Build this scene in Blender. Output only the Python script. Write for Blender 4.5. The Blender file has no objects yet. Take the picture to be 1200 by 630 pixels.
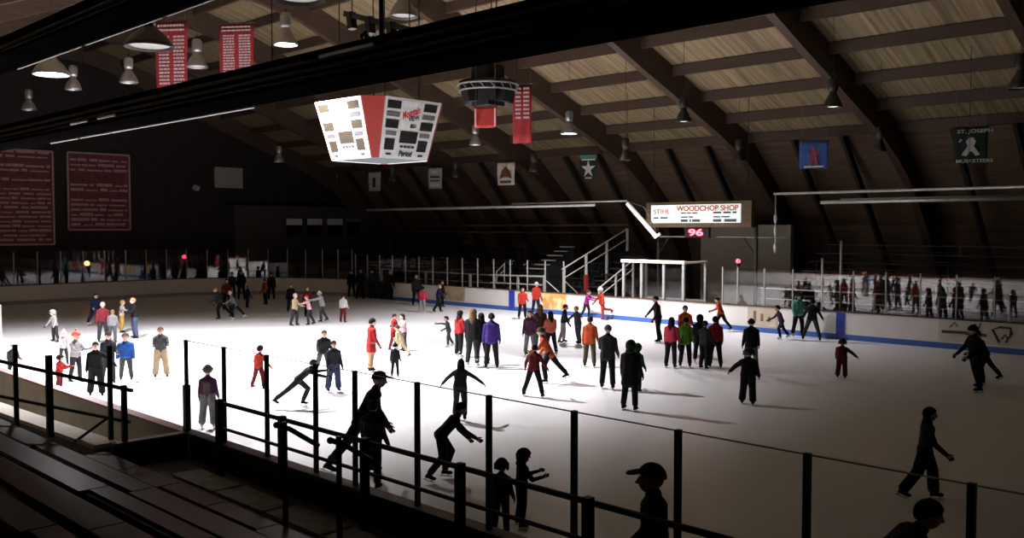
import bpy, bmesh, math, random
from mathutils import Vector, Matrix, Euler
random.seed(7)
R = math.radians
C = bpy.context.scene.collection
sc = bpy.context.scene
sc.view_settings.view_transform = 'Standard'
sc.view_settings.look = 'None'
sc.view_settings.gamma = 1
sc.view_settings.use_curve_mapping = False
sc.view_settings.exposure = 0.0
sc.cycles.use_denoising = True
sc.cycles.max_bounces = 8
sc.cycles.diffuse_bounces = 5
sc.cycles.transparent_max_bounces = 40
sc.cycles.sample_clamp_indirect = 4

# ------------------------------------------------------------------ camera and sight lines
W, H, F = 1200, 630, 1100.0
EYE = Vector((0, 0, 4.15))
PITCH = math.atan(48 / F)
YAW = R(45)
cam_d = bpy.data.cameras.new('camera')
cam_d.sensor_width = 36
cam_d.lens = 36 * F / W
cam_d.clip_end = 300
cam_d.clip_start = .05
cam = bpy.data.objects.new('camera', cam_d)
C.objects.link(cam)
cam.location = EYE
cam.rotation_euler = (R(90) - PITCH, 0, YAW)
sc.camera = cam
CM = Euler((R(90) - PITCH, 0, YAW)).to_matrix()

def ray(px, py):
    return CM @ Vector(((px - 600) / F, -(py - 315) / F, -1))

def at_z(px, py, z=0.0):
    d = ray(px, py)
    return EYE + d * ((z - EYE.z) / d.z)

def at_y(px, py, y):
    d = ray(px, py)
    return EYE + d * (y / d.y)

def at_x(px, py, x):
    d = ray(px, py)
    return EYE + d * (x / d.x)

def on_plane(px, py, a, b):
    n = Vector((b[1] - a[1], -(b[0] - a[0]), 0))
    d = ray(px, py)
    t = n.dot(Vector((a[0], a[1], 0)) - Vector((0, 0, 0))) / n.dot(d)
    return EYE + d * t

# ------------------------------------------------------------------ materials
MATS = {}
def M(name, rgb, rough=.6, metal=0.0, var=.15, scale=6.0, emit=0.0, emit_rgb=None, spec=.4, stretch=None, bump=0.0):
    if name in MATS:
        return MATS[name]
    m = bpy.data.materials.new(name)
    m.use_nodes = True
    nt = m.node_tree
    b = nt.nodes['Principled BSDF']
    b.inputs['Roughness'].default_value = rough
    b.inputs['Metallic'].default_value = metal
    b.inputs['Specular IOR Level'].default_value = spec
    tc = nt.nodes.new('ShaderNodeTexCoord')
    mp = nt.nodes.new('ShaderNodeMapping')
    if stretch:
        mp.inputs['Scale'].default_value = stretch
    nz = nt.nodes.new('ShaderNodeTexNoise')
    nz.inputs['Scale'].default_value = scale
    nz.inputs['Detail'].default_value = 4
    rp = nt.nodes.new('ShaderNodeValToRGB')
    lo = [max(0, c * (1 - var)) for c in rgb]
    hi = [min(1, c * (1 + var)) for c in rgb]
    rp.color_ramp.elements[0].color = (*lo, 1)
    rp.color_ramp.elements[1].color = (*hi, 1)
    rp.color_ramp.elements[0].position = .3
    rp.color_ramp.elements[1].position = .7
    L = nt.links.new
    L(tc.outputs['Object'], mp.inputs['Vector'])
    L(mp.outputs['Vector'], nz.inputs['Vector'])
    L(nz.outputs['Fac'], rp.inputs['Fac'])
    L(rp.outputs['Color'], b.inputs['Base Color'])
    if bump:
        bp = nt.nodes.new('ShaderNodeBump')
        bp.inputs['Strength'].default_value = bump
        bp.inputs['Distance'].default_value = .02
        L(nz.outputs['Fac'], bp.inputs['Height'])
        L(bp.outputs['Normal'], b.inputs['Normal'])
    if emit:
        b.inputs['Emission Color'].default_value = (*(emit_rgb or rgb), 1)
        b.inputs['Emission Strength'].default_value = emit
    MATS[name] = m
    return m

def glass_mat(name, tint, refl=1.0):
    m = bpy.data.materials.new(name)
    m.use_nodes = True
    nt = m.node_tree
    nt.nodes.clear()
    out = nt.nodes.new('ShaderNodeOutputMaterial')
    tr = nt.nodes.new('ShaderNodeBsdfTransparent')
    tr.inputs['Color'].default_value = (*tint, 1)
    gl = nt.nodes.new('ShaderNodeBsdfGlossy')
    gl.inputs['Roughness'].default_value = .02
    gl.inputs['Color'].default_value = (1, 1, 1, 1)
    fr = nt.nodes.new('ShaderNodeFresnel')
    fr.inputs['IOR'].default_value = 1.5
    mu = nt.nodes.new('ShaderNodeMath')
    mu.operation = 'MULTIPLY'
    mu.inputs[1].default_value = refl
    mx = nt.nodes.new('ShaderNodeMixShader')
    L = nt.links.new
    L(fr.outputs[0], mu.inputs[0])
    ge = nt.nodes.new('ShaderNodeNewGeometry')
    ib = nt.nodes.new('ShaderNodeMath'); ib.operation = 'SUBTRACT'; ib.inputs[0].default_value = 1.0
    fm = nt.nodes.new('ShaderNodeMath'); fm.operation = 'MULTIPLY'
    L(ge.outputs['Backfacing'], ib.inputs[1])
    L(mu.outputs[0], fm.inputs[0]); L(ib.outputs[0], fm.inputs[1])   # the mirror sheen lies on the outer face only
    L(fm.outputs[0], mx.inputs[0])
    L(tr.outputs[0], mx.inputs[1])
    L(gl.outputs[0], mx.inputs[2])
    L(mx.outputs[0], out.inputs['Surface'])
    return m

# ------------------------------------------------------------------ mesh building
class MB:
    def __init__(s):
        s.v = []; s.f = []
    def add(s, vs, fs):
        o = len(s.v)
        s.v += [Vector(v) for v in vs]
        s.f += [tuple(o + i for i in f) for f in fs]
        return s
    def box(s, x0, x1, y0, y1, z0, z1):
        vs = [(x, y, z) for x in (x0, x1) for y in (y0, y1) for z in (z0, z1)]
        return s.add(vs, [(0, 1, 3, 2), (4, 6, 7, 5), (0, 4, 5, 1), (2, 3, 7, 6), (0, 2, 6, 4), (1, 5, 7, 3)])
    def bar(s, a, b, w, h, up=(0, 0, 1)):
        a = Vector(a); b = Vector(b)
        d = (b - a).normalized(); up = Vector(up)
        if abs(d.dot(up)) > .98:
            up = Vector((0, 1, 0))
        r = d.cross(up).normalized(); u = r.cross(d).normalized()
        vs = [p + r * (i * w / 2) + u * (j * h / 2) for p in (a, b) for (i, j) in ((-1, -1), (1, -1), (1, 1), (-1, 1))]
        return s.add(vs, [(3, 2, 1, 0), (4, 5, 6, 7), (0, 1, 5, 4), (1, 2, 6, 5), (2, 3, 7, 6), (3, 0, 4, 7)])
    def tube(s, pts, r, n=8):
        pts = [Vector(p) for p in pts]
        rings = []
        for i, p in enumerate(pts):
            d = (pts[min(i + 1, len(pts) - 1)] - pts[max(i - 1, 0)]).normalized()
            up = Vector((0, 0, 1)) if abs(d.z) < .9 else Vector((1, 0, 0))
            a = d.cross(up).normalized(); b = a.cross(d)
            rr = r[i] if isinstance(r, (list, tuple)) else r
            rings.append([p + a * math.cos(2 * math.pi * k / n) * rr + b * math.sin(2 * math.pi * k / n) * rr for k in range(n)])
        vs = [v for q in rings for v in q]
        fs = [tuple(range(n - 1, -1, -1)), tuple((len(rings) - 1) * n + k for k in range(n))]
        for i in range(len(rings) - 1):
            for k in range(n):
                fs.append((i * n + k, i * n + (k + 1) % n, (i + 1) * n + (k + 1) % n, (i + 1) * n + k))
        return s.add(vs, fs)
    def lathe(s, prof, c=(0, 0, 0), n=20):
        c = Vector(c); vs = []; fs = []
        for (r, z) in prof:
            for k in range(n):
                t = 2 * math.pi * k / n
                vs.append(c + Vector((r * math.cos(t), r * math.sin(t), z)))
        for i in range(len(prof) - 1):
            for k in range(n):
                fs.append((i * n + k, i * n + (k + 1) % n, (i + 1) * n + (k + 1) % n, (i + 1) * n + k))
        return s.add(vs, fs)
    def ell(s, c, ax, ay, az, n=14, m=9):
        c = Vector(c); ax = Vector(ax); ay = Vector(ay); az = Vector(az)
        vs = [c - az]; fs = []
        for i in range(1, m):
            t = -math.pi / 2 + math.pi * i / m
            for k in range(n):
                q = 2 * math.pi * k / n
                vs.append(c + ax * (math.cos(t) * math.cos(q)) + ay * (math.cos(t) * math.sin(q)) + az * math.sin(t))
        vs.append(c + az)
        for k in range(n):
            fs.append((0, 1 + (k + 1) % n, 1 + k))
            for i in range(m - 2):
                a = 1 + i * n
                fs.append((a + k, a + (k + 1) % n, a + n + (k + 1) % n, a + n + k))
            a = 1 + (m - 2) * n
            fs.append((a + k, a + (k + 1) % n, len(vs) - 1))
        return s.add(vs, fs)
    def cap(s, p0, r0, p1, r1, n=10):
        p0 = Vector(p0); p1 = Vector(p1); d = p1 - p0
        L = d.length
        if L < 1e-5:
            return s.ell(p0, (r0, 0, 0), (0, r0, 0), (0, 0, r0))
        d /= L
        up = Vector((0, 0, 1)) if abs(d.z) < .9 else Vector((1, 0, 0))
        a = d.cross(up).normalized(); b = d.cross(a)
        rings = []
        for t in (-75, -45, -15):
            rings.append((p0 + d * r0 * math.sin(R(t)), r0 * math.cos(R(t))))
        for t in (15, 45, 75):
            rings.append((p1 + d * r1 * math.sin(R(t)), r1 * math.cos(R(t))))
        vs = [p0 - d * r0]; fs = []
        for (c, r) in rings:
            for k in range(n):
                q = 2 * math.pi * k / n
                vs.append(c + a * math.cos(q) * r + b * math.sin(q) * r)
        vs.append(p1 + d * r1)
        for k in range(n):
            fs.append((0, 1 + (k + 1) % n, 1 + k))
            for i in range(5):
                o = 1 + i * n
                fs.append((o + k, o + (k + 1) % n, o + n + (k + 1) % n, o + n + k))
            fs.append((1 + 5 * n + k, 1 + 5 * n + (k + 1) % n, len(vs) - 1))
        return s.add(vs, fs)
    def sheet(s, pts, t, nrm):
        """closed polygon with a thickness t along nrm"""
        n = len(pts); nrm = Vector(nrm).normalized() * t
        vs = [Vector(p) for p in pts] + [Vector(p) + nrm for p in pts]
        fs = [tuple(range(n - 1, -1, -1)), tuple(range(n, 2 * n))]
        fs += [(i, (i + 1) % n, n + (i + 1) % n, n + i) for i in range(n)]
        return s.add(vs, fs)
    def mesh(s, name, smooth=False, off=Vector((0, 0, 0))):
        me = bpy.data.meshes.new(name)
        me.from_pydata([tuple(v - off) for v in s.v], [], s.f)
        bm = bmesh.new(); bm.from_mesh(me)
        bmesh.ops.recalc_face_normals(bm, faces=bm.faces)
        bm.to_mesh(me); bm.free()
        if smooth:
            for p in me.polygons:
                p.use_smooth = True
        return me
    def build(s, name, mat, parent=None, smooth=False, origin=None):
        off = Vector((0, 0, 0))
        if parent is not None:
            q = parent
            while q.parent is not None:
                q = q.parent
            off = q.location.copy()
        elif origin is not None:
            off = Vector(origin)
        o = bpy.data.objects.new(name, s.mesh(name, smooth, off))
        C.objects.link(o)
        o.data.materials.append(mat)
        if parent is not None:
            o.parent = parent
        else:
            o.location = off
        return o

def tag(o, label, cat, group=None, kind=None):
    o['label'] = label
    o['category'] = cat
    if group: o['group'] = group
    if kind: o['kind'] = kind
    return o

def thing(name, label, cat, loc=(0, 0, 0), group=None):
    o = bpy.data.objects.new(name, None)
    o.empty_display_size = .2
    C.objects.link(o)
    o.location = loc
    return tag(o, label, cat, group)

def struct(o):
    o['kind'] = 'structure'
    return o

def copy_tree(o, parent=None):
    c = o.copy()
    C.objects.link(c)
    if parent is not None:
        c.parent = parent
    for ch in list(o.children):
        copy_tree(ch, c)
    return c

def text_mesh(txt, name, mat, parent, origin, right, up, height, width=None, shear=0.0, depth=.006, bold=.02):
    """lettering standing on the plane of right/up at origin (its lower left corner)"""
    cu = bpy.data.curves.new(name, 'FONT')
    cu.body = txt
    cu.size = 1
    cu.shear = shear
    cu.extrude = .004
    cu.offset = bold
    tmp = bpy.data.objects.new(name, cu)
    C.objects.link(tmp)
    bpy.context.view_layer.update()
    me = bpy.data.meshes.new_from_object(tmp.evaluated_get(bpy.context.evaluated_depsgraph_get()))
    bpy.data.objects.remove(tmp)
    bpy.data.curves.remove(cu)
    xs = [v.co.x for v in me.vertices]; ys = [v.co.y for v in me.vertices]
    sx = (width / (max(xs) - min(xs))) if width else height / (max(ys) - min(ys))
    sy = height / (max(ys) - min(ys))
    right = Vector(right).normalized(); up = Vector(up).normalized(); n = right.cross(up)
    root = parent
    while root is not None and root.parent is not None:
        root = root.parent
    off = root.location if root is not None else Vector((0, 0, 0))
    for v in me.vertices:
        c = v.co.copy()
        v.co = Vector(origin) + right * (c.x - min(xs)) * sx + up * (c.y - min(ys)) * sy + n * (c.z * depth / .004) - off
    me.materials.clear(); me.materials.append(mat)
    o = bpy.data.objects.new(name, me)
    C.objects.link(o)
    o.parent = parent
    return o
SPOT_A, SPOT_B, SPOT_C = 19500, 17000, 7800
# ================================================================== the hall
YC = 20.0            # the rink's long centre line
YN, YF = 6.65, 33.35  # inner faces of the near and the far boards
XE, XR = -55.0, 7.0   # the end boards, and where the rink runs out of the picture
RC = 8.5
BT = 1.05            # top of the boards

bark = M('dark wall boards', (.022, .016, .014), .8, var=.3, scale=3)
concrete = M('concrete floor', (.16, .15, .14), .8, var=.2, scale=2)
ice_m = M('ice', (.83, .845, .875), .32, var=.035, scale=.9, spec=.35, stretch=(1, .35, 1))

struct(MB().box(-66, 14, -8, 50, -.4, -.02).build('floor', concrete))
mb = MB()
mb.box(XE, XR, YN, YF, -.015, 0)
struct(mb.build('floor_ice', ice_m))

# ---- roof deck, arches and purlins
wood_arch = M('glued timber', (.06, .036, .023), .55, var=.25, scale=2.5, stretch=(8, .6, 8))
deck_m = bpy.data.materials.new('roof planks')
deck_m.use_nodes = True
nt = deck_m.node_tree; b = nt.nodes['Principled BSDF']; b.inputs['Roughness'].default_value = .75
tc = nt.nodes.new('ShaderNodeTexCoord'); mp = nt.nodes.new('ShaderNodeMapping')
mp.inputs['Scale'].default_value = (7.0, .22, .22)
nz = nt.nodes.new('ShaderNodeTexNoise'); nz.inputs['Scale'].default_value = 1.0; nz.inputs['Detail'].default_value = 3
rp = nt.nodes.new('ShaderNodeValToRGB')
rp.color_ramp.elements[0].color = (.13, .092, .046, 1); rp.color_ramp.elements[1].color = (.30, .225, .12, 1)
rp.color_ramp.elements[0].position = .32; rp.color_ramp.elements[1].position = .68
for a_, b_ in ((tc.outputs['Object'], mp.inputs['Vector']), (mp.outputs['Vector'], nz.inputs['Vector']),
               (nz.outputs['Fac'], rp.inputs['Fac']), (rp.outputs['Color'], b.inputs['Base Color'])):
    nt.links.new(a_, b_)

INTR = [(0, 14.25), (2, 14.1), (4, 13.6), (6.5, 12.55), (9.3, 11.38), (11.2, 10.6), (13.7, 9.62), (16.8, 8.38), (18.2, 7.75), (19.4, 7.1), (20.5, 6.35), (21.6, 5.35), (22.7, 4.1), (23.6, 2.8), (24.2, 1.2), (24.5, 0)]
DECK = [(0, 15.4), (2, 15.2), (4, 14.7), (6.5, 13.75), (9.3, 12.57), (11.2, 11.8), (13.7, 10.82), (16.8, 9.58), (19.4, 8.55), (24.3, 4.3), (25.8, 0)]
def both(prof):
    return [(YC - s, z) for (s, z) in reversed(prof)] + [(YC + s, z) for (s, z) in prof[1:]]
dk = both(DECK)
mb = MB(); mlow = MB()
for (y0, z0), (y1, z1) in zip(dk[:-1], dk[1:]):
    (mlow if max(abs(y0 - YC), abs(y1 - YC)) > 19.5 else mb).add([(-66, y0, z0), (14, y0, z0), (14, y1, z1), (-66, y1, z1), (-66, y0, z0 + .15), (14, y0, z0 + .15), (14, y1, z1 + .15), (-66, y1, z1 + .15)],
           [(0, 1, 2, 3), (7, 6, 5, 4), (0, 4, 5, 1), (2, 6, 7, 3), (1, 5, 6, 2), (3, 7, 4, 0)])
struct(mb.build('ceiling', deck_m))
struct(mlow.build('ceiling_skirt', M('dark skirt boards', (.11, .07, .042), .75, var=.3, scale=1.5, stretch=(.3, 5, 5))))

ins = both(INTR)
def deck_z(y):
    s = abs(y - YC)
    for (s0, z0), (s1, z1) in zip(DECK[:-1], DECK[1:]):
        if s <= s1:
            return z0 + (z1 - z0) * (s - s0) / (s1 - s0)
    return 0
ARCH_X = [-16.7 + 7.0 * k for k in range(-6, 5)]
for x in ARCH_X:
    mb = MB(); w = .17
    n = len(ins)
    vs = []
    for (y, z) in ins:
        s = abs(y - YC)
        top = deck_z(y) - .02 if s < 24 else deck_z(y) - .02
        t = (y, max(top, z + .02))
        if s > 19.4:   # below the haunch the outer edge follows the steep roof slope
            yo = YC + math.copysign(min(s + (.95 if s > 20 else .6), 25.4), y - YC)
            t = (yo, max(deck_z(yo) - .03, 0))
        vs += [(x - w, y, z), (x + w, y, z), (x + w, t[0], t[1]), (x - w, t[0], t[1])]
    fs = []
    for i in range(n - 1):
        a = 4 * i; c = 4 * (i + 1)
        for k in range(4):
            fs.append((a + k, a + (k + 1) % 4, c + (k + 1) % 4, c + k))
    fs += [(3, 2, 1, 0), (4 * n - 4, 4 * n - 3, 4 * n - 2, 4 * n - 1)]
    mb.add(vs, fs)
    struct(mb.build('ceiling_arch', wood_arch))
purlin_s = [.0, 2.2, 4.4, 6.6, 8.8, 11.0, 13.2, 15.4, 17.4, 19.3]
for s in purlin_s:
    for sg in ((1, -1) if s else (1,)):
        y = YC + sg * s
        z = deck_z(y)
        mb = MB()
        for x0, x1 in zip([-66] + ARCH_X, ARCH_X + [14]):
            mb.box(x0 + (.17 if x0 > -66 else 0), x1 - (.17 if x1 < 14 else 0), y - .09, y + .09, z - .44, z - .02)
        struct(mb.build('ceiling_purlin', wood_arch))
dark_rib = M('dark rafters', (.02, .015, .012), .7)
for x0, x1 in zip(ARCH_X[:-1], ARCH_X[1:]):
    for k in (1, 2):
        x = x0 + (x1 - x0) * k / 3
        mb = MB()
        mb.bar((x, YC + 19.45, deck_z(YC + 19.45) - .18), (x, YC + 25.2, deck_z(YC + 25.2) - .1), .16, .34)
        struct(mb.build('ceiling_rafter', dark_rib))

# ---- walls
struct(MB().box(-60.4, -60.1, -7, 47, 0, 15.6).build('wall_end', bark))
struct(MB().box(13.5, 13.8, -7, 47, 0, 15.6).build('wall_right', bark))
struct(MB().box(-60.4, 13.8, -7.6, -7.3, 0, 5).build('wall_near', bark))
block = M('painted block wall', (.30, .28, .22), .8, var=.12, scale=5, stretch=(1, 1, 3))
struct(MB().box(-27.4, -22.35, 41.2, 41.5, 0, 4.3).build('wall_far', block))
# booth at the far end corner with a row of part-blinded windows
booth_m = M('booth boards', (.06, .05, .045), .7, var=.2)
p0 = at_x(275, 240, -58.5); p1 = at_x(428, 300, -58.5)
struct(MB().box(-60, -58.5, p0.y, 43.4, 2.0, p0.z).build('wall_booth', booth_m))
blind = M('pale window blind', (.75, .75, .72), .7)
darkglass = M('dark window glass', (.012, .012, .013), .12)
for i, (xa, xb) in enumerate(((334, 354.5), (358.5, 378), (382, 402), (405, 423))):
    a = at_x(xa, 256, -58.4); c = at_x(xb, 276, -58.4)
    w_ = struct(MB().box(-58.48, -58.42, a.y, c.y, c.z, a.z).build('window_%d' % (i + 1), darkglass))
    c2 = at_x(xb, 263.5 if i < 3 else 260, -58.4)
    MB().box(-58.41, -58.36, a.y, c.y, c2.z, a.z).build('blind', blind if i < 3 else M('dim blind', (.16, .15, .14), .7), w_)
    mb = MB()
    for y in (a.y, c.y):
        mb.box(-58.47, -58.3, y - .05, y + .05, c.z - .05, a.z + .05)
    mb.box(-58.47, -58.3, a.y, c.y, a.z, a.z + .06); mb.box(-58.47, -58.3, a.y, c.y, c.z - .06, c.z)
    mb.build('frame', booth_m, w_)

# ================================================================== boards and glass
white_b = M('white board plastic', (.78, .77, .73), .4, var=.03, scale=2)
tan_b = M('bare board backs', (.36, .32, .25), .65, var=.12, scale=3)
blue_b = M('blue kick strip', (.05, .13, .42), .4, var=.08)
red_cap = M('red cap rail', (.30, .07, .075), .5, var=.15)
brown_shaded_cap = M('brown and shaded red cap rail', (.10, .06, .045), .5, var=.2)  # on the near boards: the red cap with its low light put into the colour
black_b = M('black painted boards', (.014, .012, .012), .6)
alu = M('pale aluminium posts', (.36, .36, .35), .5, metal=.2, var=.1)
kick_grey = M('worn grey kick strip', (.32, .30, .29), .5)
black_steel = M('black painted steel', (.014, .013, .013), .45, var=.3)
pane_near = glass_mat('near glass', (.955, .958, .95), .9)
pane_far = glass_mat('far glass', (.955, .96, .955), 1.7)

def strip(mb, pts, z0, z1, t0, t1):
    """upright band along a plan polyline; t0/t1 = offsets to the outside (left of the way)"""
    n = len(pts); L = []
    for i, p in enumerate(pts):
        d = (Vector(pts[min(i + 1, n - 1)]) - Vector(pts[max(i - 1, 0)])).normalized()
        nn = Vector((-d.y, d.x))
        L.append((Vector(p) + nn * t0, Vector(p) + nn * t1))
    vs = []
    for a, b_ in L:
        vs += [(a.x, a.y, z0), (b_.x, b_.y, z0), (b_.x, b_.y, z1), (a.x, a.y, z1)]
    fs = []
    for i in range(n - 1):
        a = 4 * i; c = a + 4
        for k in range(4):
            fs.append((a + k, a + (k + 1) % 4, c + (k + 1) % 4, c + k))
    fs += [(3, 2, 1, 0), (4 * n - 4, 4 * n - 3, 4 * n - 2, 4 * n - 1)]
    return mb.add(vs, fs)

def arc(cx, cy, a0, a1, n=12):
    return [(cx + RC * math.cos(R(a0 + (a1 - a0) * i / n)), cy + RC * math.sin(R(a0 + (a1 - a0) * i / n))) for i in range(n + 1)]
far_line = [(XR, YF), (XE + RC, YF)]                                  # runs to the left: outside is on its right
end_path = [(XE + RC, YF)] + arc(XE + RC, YF - RC, 90, 180)[1:] + arc(XE + RC, YN + RC, 180, 270)
near_open = [(XE + RC, YN), (-13.6, YN)]
near_line = [(-13.6, YN), (XR, YN)]

def boards(name, label, path, face, back, cap, kick, loc):
    t = thing(name, label, 'rink boards', loc)
    mb = MB(); strip(mb, path, .2, BT - .04, 0, -.02); mb.build('facing', face, t)
    mb = MB(); strip(mb, path, 0, BT - .04, -.02, -.10); mb.build('backing', back, t)
    mb = MB(); strip(mb, path, .0, .2, .012, -.02); mb.build('kick_strip', kick, t)
    mb = MB(); strip(mb, path, BT - .04, BT, .03, -.16); mb.build('cap_rail', cap, t)
    return t
bF = boards('rink_boards', 'long white far boards with blue kick strip below the glass', far_line, white_b, tan_b, brown_shaded_cap, blue_b, (-20, YF, 0))
bE = boards('rink_boards', 'dim boards curving round the far end of the rink', end_path, M('dim white board plastic', (.62, .58, .52), .5, var=.06), tan_b, brown_shaded_cap, M('grey kick strip', (.3, .28, .27), .5), (XE, YC, 0))  # end facing is white plastic toned down for the low light there
bO = boards('rink_boards', 'near boards with red cap and tan back beside the bench pit', near_open, white_b, tan_b, red_cap, kick_grey, (-24, YN, 0))
bN = boards('rink_boards', 'black backed near boards along the walkway under the glass', near_line, M('grey inner boards', (.45, .43, .41), .5, var=.06), black_b, brown_shaded_cap, kick_grey, (-5, YN, 0))

def far_mark(name, xa, xb, mat, parent=bF, z0=.0, z1=BT - .05, label=None):
    o = MB().box(xa, xb, YF - .026, YF - .004, z0, z1).build(name, mat, parent)
    if label: o['label'] = label
    return o
blue_line = M('blue line paint', (.03, .06, .40), .4)
far_mark('line_marking', -33.55, -33.15, blue_line, label='blue line painted up the boards')
xb = at_y(985, 380, YF).x
far_mark('line_marking', xb - .17, xb + .17, blue_line, label='blue line painted up the boards')
far_mark('line_marking', -24.55, -24.2, M('faded red line paint', (.85, .42, .42), .4), label='faded red centre line on the boards')
far_mark('gate_panel', max(at_y(405, 335, YF).x, XE + RC + .05), at_y(458, 335, YF).x, M('dark gate panel', (.03, .028, .026), .5), label='dark gate panel in the far boards')
# advertisements fixed to the far boards
def ad(xa, xb, face, label):
    a = at_y(xa, 340, YF).x; c = at_y(xb, 340, YF).x
    return far_mark('advert_panel', a, c, face, z0=.27, z1=BT - .06, label=label), a, c
adm = bpy.data.materials.new('orange poster'); adm.use_nodes = True
nt = adm.node_tree; b = nt.nodes['Principled BSDF']
tc = nt.nodes.new('ShaderNodeTexCoord'); nz = nt.nodes.new('ShaderNodeTexNoise'); nz.inputs['Scale'].default_value = 2.6
rp = nt.nodes.new('ShaderNodeValToRGB')
rp.color_ramp.elements[0].color = (.75, .36, .10, 1); rp.color_ramp.elements[1].color = (.9, .72, .36, 1)
rp.color_ramp.elements[0].position = .42; rp.color_ramp.elements[1].position = .6
nt.links.new(tc.outputs['Object'], nz.inputs['Vector']); nt.links.new(nz.outputs['Fac'], rp.inputs['Fac']); nt.links.new(rp.outputs['Color'], b.inputs['Base Color'])
ad(636, 664, adm, 'orange and cream advert')
ad(518, 545, M('brown advert', (.45, .36, .25), .5, var=.35, scale=2), 'brown and grey advert')
o, a, c = ad(877, 911, M('beige advert', (.55, .47, .36), .5, var=.12, scale=1.5), 'beige advert with faint lettering')
mk = M('brown ad lettering', (.22, .12, .08), .5)
for k in range(3):
    x = a + (c - a) * (.2 + .25 * k)
    MB().box(x, x + .12, YF - .034, YF - .024, .45, .85 - .1 * k).build('lettering', mk, o)
o, a, c = ad(1101, 1215, M('grey white advert', (.62, .60, .55), .5, var=.08), 'pale advert with dark brush marks')
ink = M('dark advert ink', (.10, .055, .05), .5)
def on_board(pts, r=.028):
    q = [at_y(px, py, YF - .03) for px, py in pts]
    return MB().tube([(p.x, YF - .033, p.z) for p in q], r, 6)
on_board([(1104, 388), (1128, 389.5), (1156, 393)], .055).build('lettering', ink, o)
on_board([(1113, 383), (1119, 378), (1122, 382)], .022).build('lettering', ink, o)
on_board([(1139, 385), (1142, 379), (1145, 385)], .022).build('lettering', ink, o)
on_board([(1149, 379), (1146, 387)], .022).build('lettering', ink, o)
on_board([(1171, 401), (1163, 386), (1172, 383), (1184, 384.5), (1185, 391), (1179, 401)], .045).build('emblem', ink, o)
on_board([(1174, 397), (1178, 392), (1181, 397)], .035).build('emblem', ink, o)

# ---- glass and posts
def post_box(mb, p, z0, z1, w=.055):
    return mb.box(p.x - w / 2, p.x + w / 2, p.y - w / 2, p.y + w / 2, z0, z1)
def glazing(t, pts, z0, z1, post_mat, pane_mat, w=.06, gap=(), post_extra=0.0, pane_t=.012):
    pts = [Vector((p[0], p[1])) for p in pts]
    for i, p in enumerate(pts):
        post_box(MB(), p, z0, z1 + post_extra, w).build('post', post_mat, t)
    for i in range(len(pts) - 1):
        if i in gap:
            continue
        a, c = pts[i], pts[i + 1]
        d = (c - a).normalized() * (w / 2 + .004)
        a2, c2 = a + d, c - d
        MB().bar((a2.x, a2.y, (z0 + z1) / 2 + .005), (c2.x, c2.y, (z0 + z1) / 2 + .005), pane_t, z1 - z0 - .03).build('pane', pane_mat, t)

GT = 2.56
PW = 1.205
tF = thing('glass_barrier', 'run of far side glass panes on pale posts left of the penalty box', 'rink glass', (-38, YF + .07, BT))
xs = [XE + RC - .3 + PW * k for k in range(15)]
glazing(tF, [(x, YF + .07) for x in xs], BT, GT, alu, pane_far, .05)
tR = thing('glass_barrier', 'run of far side glass right of the penalty box doubling the lit ice', 'rink glass', (-10, YF + .07, BT))
xs = [-21.15, -20.45] + [-20.45 + 1.22 * k + 0 for k in range(1, 23)]
glazing(tR, [(x, YF + .07) for x in xs], BT, GT, alu, pane_far, .05)
ep = []
L = [Vector(p) for p in end_path]
acc = 0.0; nxt = .6
for a, c in zip(L[:-1], L[1:]):
    seg = (c - a).length
    while nxt <= acc + seg:
        q = a.lerp(c, (nxt - acc) / seg)
        d = (c - a).normalized()
        ep.append(q + Vector((-d.y, d.x)) * -.07 * 1)
        nxt += 1.22
    acc += seg
tE = thing('glass_barrier', 'glass curving round the dark far end of the rink', 'rink glass', (XE - .1, YC, BT))
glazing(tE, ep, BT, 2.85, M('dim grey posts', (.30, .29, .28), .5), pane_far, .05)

near_x = []
for px in (219, 263, 313, 370, 416, 489, 573, 673, 795, 947, 1141):
    near_x.append(at_y(px, 480, YN - .06).x)
near_x += [near_x[-1] + 1.17, near_x[-1] + 2.34, near_x[-1] + 3.5]
GN = 2.44
tN = thing('glass_barrier', 'near glass panes between slim black posts above the walkway', 'rink glass', (-6, YN - .06, BT))
glazing(tN, [(x, YN - .06) for x in near_x], BT, GN, black_steel, pane_near, .05)
for xa, xb in zip(near_x[:-1], near_x[1:]):
    MB().box(xa + .03, xb - .03, YN - .07, YN - .05, GN - .015, GN - .006).build('pane_edge', M('dark pane edge', (.28, .29, .28), .5), tN)
mb = MB(); mb.box(near_x[0] - .045, near_x[0] + .045, YN - .105, YN - .015, BT, 1.75)
o = mb.build('post_sleeve', black_steel, tN)

# ---- penalty box with a pale frame
pb = thing('penalty_box', 'white framed glass penalty box behind the far boards', 'penalty box', (-25.5, YF + .6, 0))
pale = M('pale painted frame', (.80, .78, .66), .5, var=.05)
xs = [at_y(p, 330, YF + .08).x for p in (731, 752, 778, 801)]
zt = at_y(765, 308, YF + .08).z
zt2 = at_y(765, 302.5, YF + .08).z
back_y = YF + 1.75
for x in xs:
    MB().box(x - .055, x + .055, YF + .03, YF + .14, BT + .006, zt).build('post', alu, pb)
for x in (xs[0], xs[-1]):
    MB().box(x - .055, x + .055, back_y - .05, back_y + .05, 0, zt).build('post', alu, pb)
MB().box(xs[0] - .1, xs[-1] + .1, YF - .02, YF + .2, zt, zt + .13).build('header', pale, pb)
MB().box(xs[-1] - .1, xs[-1] + .1, YF + .2, back_y, zt, zt + .09).build('side_header', pale, pb)
MB().box(xs[0] - .1, xs[0] + .1, YF + .2, back_y, zt, zt + .09).build('side_header', pale, pb)
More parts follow.
